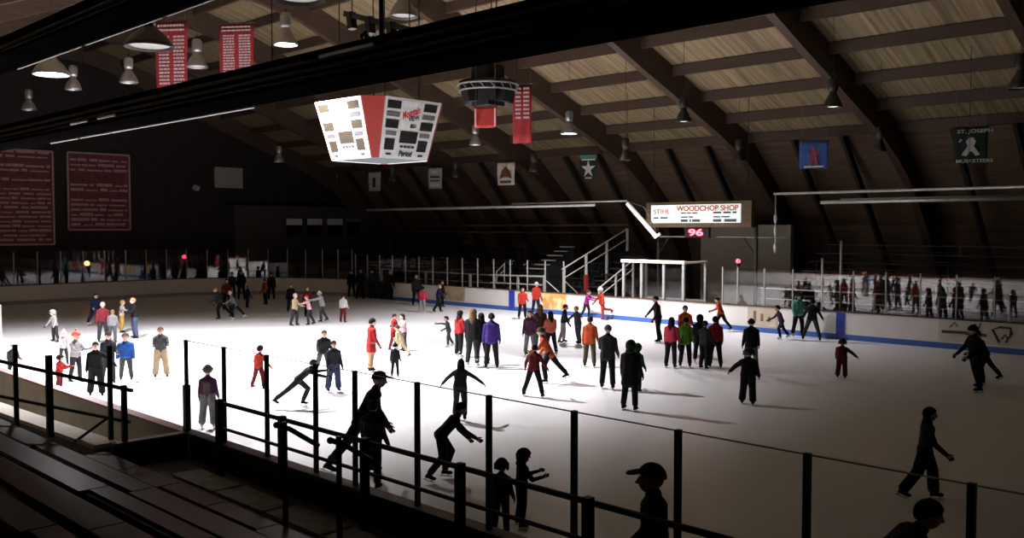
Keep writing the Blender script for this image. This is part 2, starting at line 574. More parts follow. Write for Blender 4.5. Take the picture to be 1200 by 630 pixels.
for a, c in zip(xs[:-1], xs[1:]):
    MB().box(a + .06, c - .06, YF + .08, YF + .092, BT + .02, zt - .01).build('pane', pane_far, pb)
MB().box(xs[-1] - .006, xs[-1] + .006, YF + .16, back_y - .06, BT + .02, zt - .01).build('pane', pane_far, pb)
MB().box(xs[0], xs[-1], YF + .75, back_y - .1, .1, .5).build('bench', M('bench wood', (.25, .17, .1), .6), pb)
MB().box(xs[0], xs[-1], back_y - .04, back_y, 0, 1.0).build('back_panel', M('grey green panel', (.18, .2, .17), .6), pb)

# ---- far bleachers
tread = M('worn bleacher planks', (.035, .033, .035), .6, var=.25, scale=1.5, stretch=(.4, 4, 1))
kn = M('bleacher frame', (.02, .02, .022), .6)
def far_stand(x0, x1, where):
    for k in range(8):
        y = 35.9 + .68 * k; z = .75 + .38 * k
        t = thing('bleacher_bench', 'dark plank row %s, %s' % (ORD[k], where), 'bleacher', (0.5 * (x0 + x1), y, 0), 'bleachers ' + where)
        MB().box(x0, x1, y, y + .28, z - .05, z).build('seat_plank', tread, t)
        MB().box(x0, x1, y + .28, y + .66, z - .33, z - .28).build('foot_plank', tread, t)
        for q in range(5):
            x = x0 + .3 + (x1 - x0 - .6) * q / 4
            MB().box(x - .05, x + .05, y + .1, y + .2, 0, z - .05).build('support', kn, t)
ORD = ['lowest', 'second from the bottom', 'third from the bottom', 'fourth from the bottom', 'fourth from the top', 'third from the top', 'second from the top', 'topmost']
far_stand(-52, -34.85, 'in the far stand left of the aisle steps')
far_stand(-33.1, -31.7, 'between far aisle steps and staircase')
far_stand(-20.4, 3, 'in the far stand right of the sign')
# ================================================================== stairs, rails and pipes behind the far boards
white_rail = M('white painted rail', (.62, .62, .58), .45, var=.08)
red_sleeve = M('red post padding', (.30, .03, .03), .6)
st = thing('staircase', 'stair flight with white handrails climbing the far stand left of the sign', 'staircase', (-30.6, 35, 0))
bx = at_y(661, 340, 35.0).x
def sidepts(off):
    x = bx + off
    return x
top = at_x(735, 268, bx); bot = at_x(661, 314, bx)
dirv = (top - bot)
MB().tube([bot - dirv * .03, top], .04).build('handrail', white_rail, st)
MB().tube([bot + Vector((0, 0, -.5)), top + Vector((0, 0, -.55))], .03).build('mid_rail', white_rail, st)
for px, pyb in ((661, 343), (687, 341), (711, 331), (735, 294)):
    t_ = at_x(px, 300, bx); k = (t_.y - bot.y) / (top.y - bot.y)
    zt_ = bot.z + k * (top.z - bot.z)
    zb_ = max(at_x(px, pyb, bx).z, .1)
    o = MB().box(bx - .05, bx + .05, t_.y - .05, t_.y + .05, zb_, zt_).build('post', white_rail, st)
    if px == 687:
        MB().box(bx - .09, bx + .09, t_.y - .09, t_.y + .09, zb_, zb_ + .85).build('post_padding', red_sleeve, o)
MB().tube([(bx, 35.05, 1.5), (bx, 36.0, .85)], .03).build('brace', white_rail, st)
bx2 = bx + 1.7
MB().tube([(bx2, 35.7, 1.2), (bx2, 38.4, 2.5)], .04).build('handrail', white_rail, st)
MB().tube([(bx2, 35.7, .8), (bx2, 38.4, 2.05)], .03).build('mid_rail', white_rail, st)
for y in (35.7, 37.0, 38.4):
    MB().box(bx2 - .04, bx2 + .04, y - .04, y + .04, .3, 1.2 + (y - 35.7) * .48).build('post', white_rail, st)
for k in range(9):
    MB().box(bx + .06, bx2 - .06, 35.3 + .5 * k, 35.85 + .5 * k, .2 + .3 * k, .26 + .3 * k).build('tread', tread, st)

asl = thing('aisle_steps', 'pale edged aisle steps rising in the left far stand', 'steps', (-34, 36, 0))
for k, (px, py, w_) in enumerate(((628, 314, 18), (630, 309, 14), (638, 304, 13), (647, 298.5, 14), (654, 293.5, 12), (663, 288.5, 14))):
    yy = 35.75 + .5 * k
    q = at_y(px, py, yy); q.x = -33.97; hw = w_ / 1100 * 48 * .72
    MB().box(q.x - hw, q.x + hw, yy - .18, yy + .12, q.z - .05, q.z).build('step', M('pale step edge', (.42, .42, .40), .6), asl)
    MB().box(q.x - hw * .9, q.x + hw * .9, yy, yy + .1, .0, q.z - .05).build('riser', kn, asl)
ls = thing('guard_rail', 'low white landing rail with small stair rail left of the staircase', 'guard rail', (-35, 34.6, 0))
def Y(px, py, y=34.6): return at_y(px, py, y)
MB().tube([Y(575, 322), Y(638, 324)], .05).build('top_rail', white_rail, ls)
MB().tube([Y(575, 331), Y(638, 334)], .04).build('mid_rail', white_rail, ls)
for px in (579, 607, 638):
    a = Y(px, 322); MB().box(a.x - .05, a.x + .05, a.y - .05, a.y + .05, .05, a.z).build('post', white_rail, ls)
MB().tube([Y(638, 327), Y(655, 342)], .03).build('brace', white_rail, ls)
MB().tube([Y(582, 318), Y(591, 309)], .025).build('stair_rail', white_rail, ls)
MB().tube([Y(582, 325), Y(591, 316)], .025).build('stair_rail', white_rail, ls)
MB().tube([Y(591, 308), Y(591, 330)], .025).build('stair_rail', white_rail, ls)
MB().tube([Y(582, 317), Y(582, 330)], .025).build('stair_rail', white_rail, ls)
wr = thing('guard_rail', 'long thin walkway rail behind the far glass on short white posts', 'guard rail', (-42, 34.7, 0))
a = at_y(440, 313, 34.7); c = at_y(574, 320, 34.7)
MB().tube([(a.x, 34.7, 1.63), (c.x, 34.7, 1.63)], .03).build('top_rail', alu, wr)
MB().tube([(a.x, 34.7, 1.2), (c.x, 34.7, 1.2)], .022).build('mid_rail', alu, wr)
for px in (447, 499, 551):
    q = at_y(px, 320, 34.7); MB().box(q.x - .055, q.x + .055, 34.64, 34.76, 0, 1.63).build('post', white_rail, wr)
rr = thing('guard_rail', 'thin walkway rail behind the glass below the right far stand', 'guard rail', (-9, 35.3, 0))
MB().tube([(-20.5, 35.3, 1.62), (3, 35.3, 1.62)], .03).build('top_rail', alu, rr)
MB().tube([(-20.5, 35.3, 1.2), (3, 35.3, 1.2)], .022).build('mid_rail', alu, rr)
for k in range(10):
    x = -20.4 + 2.4 * k
    MB().box(x - .04, x + .04, 35.26, 35.34, 0, 1.62).build('post', alu, rr)
for px, py, lab in ((964, 302.5, 'shorter pale standing pole behind the right far glass'), (986, 282, 'tall thin pale pole standing above the right blue line')):
    q = at_y(px, py, 34.2)
    tag(MB().tube([(q.x, 34.2, 0), (q.x, 34.2, q.z)], .05).build('pole', alu, None, True, (q.x, 34.2, 0)), lab, 'pole')
q = at_y(687, 300, 34.0)

# pipes hung along the far side
pl = M('galvanised pipe', (.55, .55, .52), .4, metal=.4)
def pipe(name, label, cat, pa, pb_, y, r, mat=pl):
    a = at_y(*pa, y); c = at_y(*pb_, y)
    z = (a.z + c.z) / 2
    return tag(MB().tube([(a.x, y, z), (c.x, y, z)], r).build(name, mat, None, True, (a.x, y, z)), label, cat)
t = thing('net_rail', 'long pale ceiling pipe on the right with a knotted pull rope', 'pipe', at_y(907, 227, 34.6))
a = at_y(907, 227, 34.6); 
MB().tube([(a.x, 34.6, a.z), (6, 34.6, a.z)], .05).build('pipe', pl, t, True)
b1 = at_y(908.5, 297, 34.6)
MB().tube([(a.x + .08, 34.6, a.z), (a.x + .08, 34.6, b1.z)], .025).build('pull_rope', pl, t, True)
for py in (256, 270, 290):
    q = at_y(908.5, py, 34.6)
    MB().ell((a.x + .08, 34.6, q.z), (.07, 0, 0), (0, .07, 0), (0, 0, .2), 8, 6).build('knot', white_rail, t, True)
for x in (-12, -5, 2):
    MB().tube([(x, 34.6, a.z), (x, 34.6, deck_z(34.6))], .010).build('hanger', black_steel, t)
pipe('tube_heater', 'lower double pipe hung under the long pipe on the right', 'pipe', (962, 237), (1200, 232), 35.2, .07)
pipe('tube_heater', 'thin pipe just above the lower double pipe on the right', 'pipe', (985, 233), (1200, 229), 35.4, .03)
pipe('tube_heater', 'pale horizontal tube hung over the left far stand', 'pipe', (430, 245), (697, 241.5), 34.6, .07)
pipe('tube_heater', 'dim upper tube reaching toward the slanted white arm', 'pipe', (600, 238), (735, 236), 35.2, .04)
pipe('balcony_rail', 'faint brown rail along the top of the left far stand', 'rail', (470, 263), (735, 265), 42.0, .05, M('brown rail', (.16, .10, .07), .5))
pipe('balcony_rail', 'second faint rail below the first on the left far stand', 'rail', (470, 271), (700, 273), 42.0, .04, M('brown rail', (.16, .10, .07), .5))
arm = thing('swing_arm', 'white slanted arm hanging down left of the lit sign', 'arm', at_y(735, 238, 34.7))
a = at_y(735, 238, 34.7); c = at_y(769, 277, 34.7)
MB().bar(a, c, .12, .16).build('arm', M('white arm', (.72, .72, .7), .4), arm)
MB().bar(c + Vector((-.1, 0, -.05)), c + Vector((.22, 0, .12)), .08, .12).build('end_hook', white_rail, arm)
MB().tube([a, (a.x, 34.7, deck_z(34.7) - .02)], .012).build('hanger', black_steel, arm)
MB().tube([a + Vector((0, 0, .1)), a + Vector((.9, .1, -.2)), a + Vector((1.6, .1, -1.3))], .025).build('cable', black_steel, arm)

# ---- the lit sign and the small red clock below
sg = thing('lit_sign', 'lit white shop sign in a brown frame above the penalty box', 'sign', at_y(816, 252, 36))
a = at_y(763.5, 240.5, 36.0); c = at_y(868, 261, 36.0)
fa = at_y(757, 237, 36.0); fc = at_y(880, 266, 36.0)
zt, zb = a.z, at_y(816, 261, 36).z
zt = at_y(816, 239.5, 36).z
fzt, fzb = zt + .13, zb - .2
MB().box(fa.x, fc.x, 36.02, 36.4, fzb, fzt).build('frame', M('brown sign frame', (.13, .085, .04), .6, var=.2), sg)
face = M('lit sign face', (.8, .85, .83), .4, var=.03, emit=.75, emit_rgb=(.80, .9, .88))
MB().box(a.x, c.x, 35.97, 36.02, zb, zt).build('face', face, sg)
sr = M('orange red sign lettering', (.55, .09, .03), .5, emit=.14, emit_rgb=(.75, .14, .05))
sk = M('grey sign lettering', (.10, .12, .12), .5)
wS = c.x - a.x; hS = zt - zb
text_mesh('WOODCHOP SHOP', 'lettering', sr, sg, (a.x + .30 * wS, 35.968, zt - .36 * hS), (1, 0, 0), (0, 0, 1), .31 * hS, .68 * wS, bold=.035)
text_mesh('STIHL', 'lettering', sr, sg, (a.x + .03 * wS, 35.968, zb + .50 * hS), (1, 0, 0), (0, 0, 1), .27 * hS, .20 * wS, bold=.012)
mb = MB()
for (u0, u1, v0, v1) in ((.03, .09, .24, .33), (.11, .20, .24, .33), (.35, .41, .50, .58), (.42, .47, .50, .58), (.48, .54, .50, .58), (.35, .43, .28, .36), (.44, .49, .28, .36),
                         (.35, .43, .05, .20), (.45, .47, .05, .20), (.48, .57, .05, .20), (.71, .80, .50, .60), (.82, .90, .50, .60), (.92, .96, .50, .60), (.71, .79, .28, .36), (.80, .89, .28, .36),
                         (.71, .80, .05, .20), (.83, .96, .05, .20)):
    mb.box(a.x + u0 * wS, a.x + u1 * wS, 35.962, 35.972, zb + v0 * hS, zb + v1 * hS)
mb.build('small_print', sk, sg)
for x in (fa.x + .3, fc.x - .3):
    MB().tube([(x, 36.2, fzt), (x, 36.2, deck_z(36.2) - .02)], .012).build('hanger', black_steel, sg)
clk = thing('digital_clock', 'small black digital display with glowing red digits under the sign', 'clock', at_y(816, 272, 36.1))
a = at_y(802, 266.5, 36.1); c = at_y(830, 278.5, 36.1)
MB().box(a.x, c.x, 36.12, 36.3, c.z, fzb).build('case', M('black clock case', (.02, .008, .008), .4), clk)
red_glow = M('glowing red digits', (1, .05, .06), .4, emit=14, emit_rgb=(1, .04, .06))
text_mesh('96', 'digits', red_glow, clk, (a.x + .22, 36.115, c.z + .09), (1, 0, 0), (0, 0, 1), (a.z - c.z) * .66, (c.x - a.x) * .60, depth=.01)
# gantry under the sign
ga = thing('gantry', 'dark steel gantry frame standing under the lit sign', 'gantry', (-24, 36.6, 0))
za = at_y(816, 277.5, 36.6).z
xa = at_y(772, 270, 36.6).x; xb_ = at_y(886, 270, 36.6).x
MB().tube([(xa - .4, 36.6, za), (xb_ + 1.6, 36.6, za)], .035).build('rail', M('dull rail', (.2, .19, .17), .5), ga)
for x in (xa, xb_):
    MB().box(x - .06, x + .06, 36.54, 36.66, 0, za + .55).build('post', black_steel, ga)
MB().tube([(xa, 36.6, za - .8), (xa + .6, 36.6, za)], .03).build('brace', black_steel, ga)
MB().tube([(xb_, 36.6, za - .8), (xb_ - .6, 36.6, za)], .03).build('brace', black_steel, ga)

# ---- red lamps by the rink
def red_lamp(px, py, yx, lab, strength, r=.10, along='y', col=(1, .03, .06)):
    p = at_y(px, py, yx) if along == 'y' else at_x(px, py, yx)
    t = thing('goal_lamp', lab, 'lamp', p, None)
    MB().ell(p, (r, 0, 0), (0, r, 0), (0, 0, r), 12, 8).build('bulb', M('lamp glow %d' % int(strength * 10 + px), col, .4, emit=strength, emit_rgb=col), t, True)
    MB().lathe([(.06, -.09), (.09, -.07), (.09, -.20), (0, -.20)], p, 12).build('socket', black_steel, t)
    MB().tube([p + Vector((0, 0, -.2)), (p.x, p.y, 0)], .025).build('stem', black_steel, t)
    return t
red_lamp(102, 308.5, XE - .5, 'brightest orange red lamp above the far end glass', 7, .15, 'x', (1, .22, .08))
red_lamp(216, 301, XE - .4, 'dimmer crimson lamp above the curved far end glass', 3, .13, 'x', (.9, .03, .1))
red_lamp(865, 306, YF + .4, 'small crimson lamp on a stem above the right far glass', 4, .10, 'y', (1, .06, .12))

# ================================================================== girders over the near stand
steel = M('black girder steel', (.003, .0026, .0026), .95, var=.4, scale=3, spec=.0)
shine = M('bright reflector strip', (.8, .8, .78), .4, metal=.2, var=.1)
def girder(label, y0, y1, dzb, dzt, ridge, segs, x0=-50, x1=4):
    zb, zt = EYE.z + dzb, EYE.z + dzt
    t = thing('steel_girder', label, 'girder', (-12, (y0 + y1) / 2, zb))
    MB().box(x0, x1, y0, y1, zb + .06, zt).build('web', steel, t)
    MB().box(x0, x1, y0 - .10, y1 + .10, zb + .02, zb + .06).build('bottom_flange', steel, t)
    MB().box(x0, x1, y0 - .08, y1 + .08, zt, zt + .04).build('top_flange', steel, t)
    for f in ridge:
        z = zb + f * (zt - zb)
        MB().tube([(x0, y0 - .05, z), (x1, y0 - .05, z)], .03).build('conduit', M('dull black conduit', (.018, .015, .014), .45), t)
    for (xa, xb__, yy, dz) in segs:
        MB().box(xa, xb__, yy - .025, yy + .025, zb + dz, zb + dz + .03).build('reflector_strip', shine, t)
    for x in [-47 + 7 * k for k in range(8)]:
        y = (y0 + y1) / 2
        MB().tube([(x, y, zt + .04), (x, y, deck_z(y) - .02)], .008).build('hanger_rod', black_steel, t)
    return t
yb = 6.9
g1 = girder('long black girder crossing the whole view below the roof', yb, yb + .5, .248 * (yb + .6), .3246 * yb, (.25, .5, .8), [])
def gx(px, y, ): return at_y(px, 100, y).x
zb = EYE.z + .248 * (yb + .6)
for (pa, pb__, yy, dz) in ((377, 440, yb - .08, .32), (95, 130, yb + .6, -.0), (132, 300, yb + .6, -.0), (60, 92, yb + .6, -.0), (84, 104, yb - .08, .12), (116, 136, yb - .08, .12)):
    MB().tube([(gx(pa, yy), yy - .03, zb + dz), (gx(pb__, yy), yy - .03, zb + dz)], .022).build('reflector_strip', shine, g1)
y2 = 5.4
g2 = girder('upper black girder crossing the top left corner', y2, y2 + .45, .495 * (y2 + .55), .60 * y2, (.3, .6), [])
zb2 = EYE.z + .495 * (y2 + .55)
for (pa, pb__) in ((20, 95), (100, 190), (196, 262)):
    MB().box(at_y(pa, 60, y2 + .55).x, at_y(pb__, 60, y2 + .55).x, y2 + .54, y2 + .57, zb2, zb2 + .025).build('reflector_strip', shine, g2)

# ================================================================== high bay lamps
shade_m = M('spun aluminium shade', (.32, .31, .30), .35, metal=.7, var=.1)
shade_dk = M('dull lamp shade', (.035, .03, .028), .5, metal=.3)
lens_off = M('unlit lamp lens', (.36, .35, .32), .3)
lens_on = M('lit lamp lens', (1, .97, .95), .3, emit=60, emit_rgb=(1, .96, .97))
lens_mid = M('unlit lens with added glow', (1, .9, .8), .3, emit=1.2, emit_rgb=(1, .9, .78))  # glow added to switched-off lenses to give their bright undersides
def bay_lamp(p, label, lens, r=.42, shade=None, group=None, drop=None):
    shade = shade or shade_m
    t = thing('high_bay_lamp', label, 'lamp', p, group)
    MB().lathe([(r, 0), (r * 1.04, .02), (r * .95, .12), (r * .7, .30), (r * .38, .45), (.13, .52), (.12, .50), (r * .36, .43), (r * .66, .28), (r * .9, .10), (r * .97, .02), (r, 0)], p, 20).build('shade', shade, t, True)
    MB().lathe([(0, .50), (.13, .50), (.17, .60), (.17, .86), (.12, .95), (0, .95)], p, 14).build('housing', shade, t, True)
    MB().ell(p + Vector((0, 0, .07)), (r * .86, 0, 0), (0, r * .86, 0), (0, 0, .05), 16, 6).build('lens', lens, t, True)
    zt_ = deck_z(p.y) - .02
    MB().tube([p + Vector((0, 0, .95)), (p.x, p.y, zt_)], .007, 6).build('hanger_rod', black_steel, t)
    mb = MB().tube([p + Vector((-.05, 0, .95)), p + Vector((-.05, 0, 1.08)), p + Vector((.05, 0, 1.08)), p + Vector((.05, 0, .95))], .012, 6)
    mb.build('hook', black_steel, t)
    return t
def spot(p, watt, size=130, blend=.5, tilt=(0, 0), soft=.3, col=(1, .94, .965)):
    d = bpy.data.lights.new('lamp_light', 'SPOT')
    d.energy = watt; d.spot_size = R(size); d.spot_blend = blend; d.shadow_soft_size = soft; d.color = col
    o = bpy.data.objects.new('lamp_light', d)
    C.objects.link(o)
    o.location = p + Vector((0, 0, -.06))
    o.rotation_euler = (R(tilt[0]), R(tilt[1]), 0)
    return o
YA, ZA = 14.3, 9.65
lampA = at_z(335, 53, 9.60)
lampB = at_z(60, 88, 8.6)
lampC = at_z(667, 157, 8.05)
bay_lamp(lampA, 'brightly lit high bay lamp above the scoreboard', lens_on, .35)
bay_lamp(lampB, 'brightly lit high bay lamp at the upper left under the girder', lens_on, .50)
bay_lamp(lampC, 'brightly lit high bay lamp right of the hanging red banner', lens_on, .36)
LA = spot(lampA, SPOT_A, 122, .5)
LB = spot(lampB, SPOT_B, 133, .4)
LC = spot(lampC, SPOT_C, 140, .55)
for (px, py, z, lab, r, lens) in (
    (151, 97, 9.6, 'unlit pale lamp third from the left along the near lamp row', .33, lens_off),
    (231, 79, 9.6, 'unlit pale lamp between the two upper red banners', .34, lens_off),
    (86, 105, 9.6, 'small unlit lamp just right of the lit upper left lamp', .30, lens_off),
    (34, 129, 9.6, 'small unlit lamp below the lit upper left lamp', .33, lens_off),
    (175, 56, 8.55, 'large dull dome lamp in front of the leftmost red banner', .58, lens_off),
    (350, 0, 8.45, 'dome lamp cut by the top edge above the lit lamp', .50, lens_off),
    (473, 20, 9.6, 'grey dome lamp hanging above the girder near the top', .36, lens_off),
    (557, 170, 8.05, 'pale unlit lamp below the small red banner', .30, lens_mid),
    (801, 143, 8.05, 'unlit lamp over the far side beside the second arch', .28, lens_mid),
    (976, 126, 8.05, 'unlit lamp over the far side beside the third arch', .30, lens_mid),
    (1196, 104, 8.05, 'unlit lamp cut by the right edge of the view', .32, lens_off),
    (327, 190, 8.05, 'faint unlit lamp in the dark left of the scoreboard', .30, lens_off)):
    shade = shade_dk if r > .45 or px > 700 else shade_m
    bay_lamp(at_z(px, py, z), lab, lens, r, shade)
for (px, py, lab) in ((534, 208, 'tiny stand lamp left of the brown emblem banner'), (733, 188, 'tiny stand lamp right of the green star banner'),
                      (866, 189, 'tiny stand lamp left of the blue banner'), (1031, 178, 'tiny stand lamp right of the blue banner'), (625, 201, 'tiny stand lamp between the brown and the star banner'), (460, 212, 'tiny stand lamp below the scoreboard'), (395, 218, 'faint tiny lamp below the left edge of the scoreboard')):
    bay_lamp(at_z(px, py, 7.0), lab, lens_off, .24, shade_dk)

# ================================================================== scoreboard
P = at_y(445, 155, 18.4)
sb = thing('scoreboard', 'four sided white scoreboard with red corners hanging over centre ice', 'scoreboard', (P.x, P.y, P.z))
wf = M('white scoreboard face', (.80, .80, .79), .4, var=.02)
rf = M('red scoreboard corner', (.30, .025, .017), .5, var=.05)
dkp = M('dark display window', (.02, .02, .016), .3)
led = M('unlit bulb field', (.022, .018, .012), .4, var=.5, scale=22)
ink_b = M('black scoreboard ink', (.03, .03, .03), .5)
ink_r = M('red scoreboard ink', (.55, .05, .05), .5)
wt, wb, cht, chb, hh = 1.32, 1.13, .58, .17, .90   # half width top/bottom of a face, corner cuts, half height
def outline(hw, cut):
    k = hw + cut
    return [(-k, -hw), (-hw, -k), (hw, -k), (k, -hw), (k, hw), (hw, k), (-hw, k), (-k, hw)]
S_ = .86
ca_, sa_ = math.cos(R(2.5)), math.sin(R(2.5))
T_ = [Vector((P.x + (x * ca_ - y * sa_) * S_, P.y + (x * sa_ + y * ca_) * S_, P.z + hh)) for x, y in outline(wt, cht)]
B_ = [Vector((P.x + (x * ca_ - y * sa_) * S_, P.y + (x * sa_ + y * ca_) * S_, P.z - hh)) for x, y in outline(wb, chb)]
MB().sheet([v - Vector((0, 0, .01)) for v in T_], .01, (0, 0, 1)).build('case_top', M('grey scoreboard case', (.06, .075, .075), .5), sb)
mb = MB().sheet(B_, .01, (0, 0, 1))
mb.build('case_bottom', M('grey scoreboard case', (.06, .075, .075), .5), sb)
for i in range(8):
    j = (i + 1) % 8
    nrm = (T_[j] - T_[i]).cross(B_[i] - T_[i]).normalized()
    if nrm.dot(T_[i] - P) < 0: nrm = -nrm
    q = [T_[i], T_[j], B_[j], B_[i]]
    mbf = MB().sheet(q, .05, nrm)
    if i % 2 == 0:
        mbf.build('corner_panel', rf, sb)
    else:
        f_ = mbf.build('face_panel', wf, sb)
        if i in (1, 3):
            tl, tr, br, bl = q
            if (tr - tl).cross(Vector((0, 0, 1))).dot(nrm) < 0:
                tl, tr, br, bl = tr, tl, bl, br
            def pt(u, v):
                return tl.lerp(tr, u).lerp(bl.lerp(br, u), v) + nrm * .052
            def win(u0, u1, v0, v1, mat, name='display_window'):
                MB().sheet([pt(u0, v0), pt(u1, v0), pt(u1, v1), pt(u0, v1)], .012, nrm).build(name, mat, f_)
            dw = led if i == 1 else dkp
            sm = M('grey caption plate', (.04, .04, .045), .5, var=.5, scale=30) if i == 1 else M('dark caption plate', (.14, .14, .13), .5, var=.5, scale=30)
            for (u0, u1) in ((.04, .28), (.70, .94)):
                win(u0, u1, .05, .18, dw); win(u0, u1, .23, .31, sm, 'caption'); win(u0, u1, .36, .50, dw)
                win(u0 + .02, u1 - .02, .55, .62, sm, 'caption'); win(u0 + .02, u1 - .03, .67, .86, dw)
                win(u0 + .07, u1 - .07, .91, .945, ink_b, 'caption')
            win(.34, .68, .53, .73, dw, 'clock_window')
            for k in range(4):
                win(.37 + .075 * k, .43 + .075 * k, .77, .81, ink_b, 'caption')
            rt = (tr - tl).normalized(); up = (tl - bl).normalized()
            if i == 3:
                win(.32, .68, .03, .50, M('cream logo panel', (.84, .83, .80), .4), 'logo_panel')
                slant = (rt + up * .35).normalized(); us = (up - rt * .35).normalized()
                text_mesh('Mountain', 'logo', ink_r, f_, pt(.345, .34) + nrm * .02, slant, us, .24, .72, shear=.3)
                text_mesh('VIEW', 'logo', ink_b, f_, pt(.45, .37) + nrm * .02, (rt + up * .2).normalized(), (up - rt * .2).normalized(), .16, .45)
                win(.50, .62, .40, .47, ink_b, 'logo_mark')
                text_mesh('Period', 'lettering', ink_b, f_, pt(.36, .955) + nrm * .02, rt, up, .18, .56, shear=.3)
            else:
                win(.44, .48, .20, .24, M('blue logo dot', (.1, .2, .5), .5), 'logo_mark')
                win(.40, .42, .21, .23, M('pale blue mark', (.55, .68, .78), .5), 'logo_mark')
for dx, dy in ((-1, -1), (1, -1), (1, 1), (-1, 1)):
    x, y = P.x + dx * .9, P.y + dy * .9
    MB().tube([(x, y, P.z + hh), (x, y, deck_z(y) - .02)], .02).build('hanger_cable', black_steel, sb)

# hanging speaker cluster
P2 = at_y(572, 103, 22.5)
sp = thing('speaker_cluster', 'black ring of loudspeakers hanging under the roof right of the scoreboard', 'loudspeaker', tuple(P2))
blk = M('black speaker cabinet', (.014, .014, .014), .5)
ringm = M('grey truss ring', (.30, .30, .28), .4, metal=.3)
for zz, rr_ in ((.08, 1.05), (-.12, 1.0)):
    pts = [P2 + Vector((rr_ * math.cos(2 * math.pi * k / 18), rr_ * math.sin(2 * math.pi * k / 18), zz)) for k in range(19)]
    MB().tube(pts, .035, 6).build('truss_ring', ringm, sp)
mb = MB()
for k in range(18):
    a_ = 2 * math.pi * k / 18; b_ = 2 * math.pi * (k + .5) / 18
    mb.tube([P2 + Vector((1.05 * math.cos(a_), 1.05 * math.sin(a_), .08)), P2 + Vector((1.0 * math.cos(b_), 1.0 * math.sin(b_), -.12))], .015, 5)
mb.build('truss_lattice', ringm, sp)
for k in range(6):
    a_ = 2 * math.pi * k / 6 + .2
    d_ = Vector((math.cos(a_), math.sin(a_), 0)); q = P2 + d_ * .75
    MB().bar(q + Vector((0, 0, -.5)) - d_ * .12, q + Vector((0, 0, .25)), .55, .42, d_).build('speaker_box', blk, sp)
MB().bar(P2 + Vector((0, 0, -.62)), P2 + Vector((0, 0, .75)), .8, .8, (1, 0, 0)).build('speaker_box', blk, sp)
for k in range(3):
    a_ = 2 * math.pi * k / 3
    MB().tube([P2 + Vector((.6 * math.cos(a_), .6 * math.sin(a_), .1)), Vector((P2.x + .2 * math.cos(a_), P2.y + .2 * math.sin(a_), deck_z(P2.y) - .02))], .02).build('hanger_cable', black_steel, sp)

# ================================================================== banners
ban_red = M('red banner cloth', (.27, .018, .024), .8, var=.1)
ban_wht = M('white banner print', (.50, .36, .36), .8, var=.1)
def banner_at(name, label, a, right, w, h, mat, group=None, cat='banner', curve=.0):
    """a = upper left corner"""
    a = Vector(a); right = Vector(right).normalized(); n = right.cross(Vector((0, 0, 1))) * -1
    n = right.cross(Vector((0, 0, 1)))
    t = thing(name, label, cat, a + right * (w / 2), group)
    vs = []; N = 8; K = 6
    for j in range(K + 1):
        for i in range(N + 1):
            off = n * (.03 * math.sin(i * 1.4 + j * .7))
            vs.append(a + right * (w * i / N) + Vector((0, 0, -h * j / K)) + off)
    m2 = len(vs)
    vs += [v - n * .012 for v in vs]
    fs = []
    for j in range(K):
        for i in range(N):
            q = j * (N + 1) + i
            fs.append((q, q + 1, q + N + 2, q + N + 1))
            fs.append((m2 + q, m2 + q + N + 1, m2 + q + N + 2, m2 + q + 1))
    for i in range(N):
        fs.append((i, m2 + i, m2 + i + 1, i + 1)); q = K * (N + 1) + i
        fs.append((q, q + 1, m2 + q + 1, m2 + q))
    for j in range(K):
        q = j * (N + 1); fs.append((q, q + N + 1, m2 + q + N + 1, m2 + q)); q += N
        fs.append((q, m2 + q, m2 + q + N + 1, q + N + 1))
    MB().add(vs, fs).build('cloth', mat, t, True)
    MB().tube([a - right * .05 + Vector((0, 0, .01)), a + right * (w + .05) + Vector((0, 0, .01))], .022, 6).build('top_rod', black_steel, t)
    def put(u0, u1, v0, v1, m, nm='print'):
        o0 = a + n * .045
        q = [o0 + right * (w * u) + Vector((0, 0, -h * v)) for (u, v) in ((u0, v0), (u1, v0), (u1, v1), (u0, v1))]
        MB().sheet(q, .008, n).build(nm, m, t)
    def poly(pts, m, nm='emblem'):
        o0 = a + n * .05
        MB().sheet([o0 + right * (w * u) + Vector((0, 0, -h * v)) for (u, v) in pts], .01, n).build(nm, m, t)
    def line_rows(rows, cols):
        mbp = MB(); o0 = a + n * .045
        for (u0, u1) in cols:
            for (v0, v1) in rows:
                x = u0
                while x < u1 - .02:
                    xe = min(u1, x + random.uniform(.05, .14))
                    q = [o0 + right * (w * u) + Vector((0, 0, -h * v)) for (u, v) in ((x, v0), (xe, v0), (xe, v1), (x, v1))]
                    mbp.sheet(q, .006, n); x = xe + .02
        mbp.build('print_lines', ban_wht, t)
    def hang():
        for u in (.06, .94):
            p_ = a + right * (w * u)
            MB().tube([p_, (p_.x, p_.y, deck_z(p_.y) - .02)], .006, 6).build('cord', M('pale cord', (.15, .14, .12), .7), t)
    return t, put, poly, line_rows, hang, n
def banner_px(name, label, tlp, trp, blp, y, mat, dx=(1, .25, 0), **k):
    a = at_y(*tlp, y)
    d = Vector(dx).normalized()
    nn = Vector((-d.y, d.x, 0))
    r_ = ray(*trp); t_ = nn.dot(a - EYE) / nn.dot(r_)
    c = EYE + r_ * t_
    b_ = at_y(*blp, y)
    return banner_at(name, label, a, (c - a) * Vector((1, 1, 0)), ((c - a) * Vector((1, 1, 0))).length, a.z - b_.z, mat, **k)
rows = [(.05, .075), (.105, .13)]
trows = [(.19 + .045 * k, .215 + .045 * k) for k in range(14)]
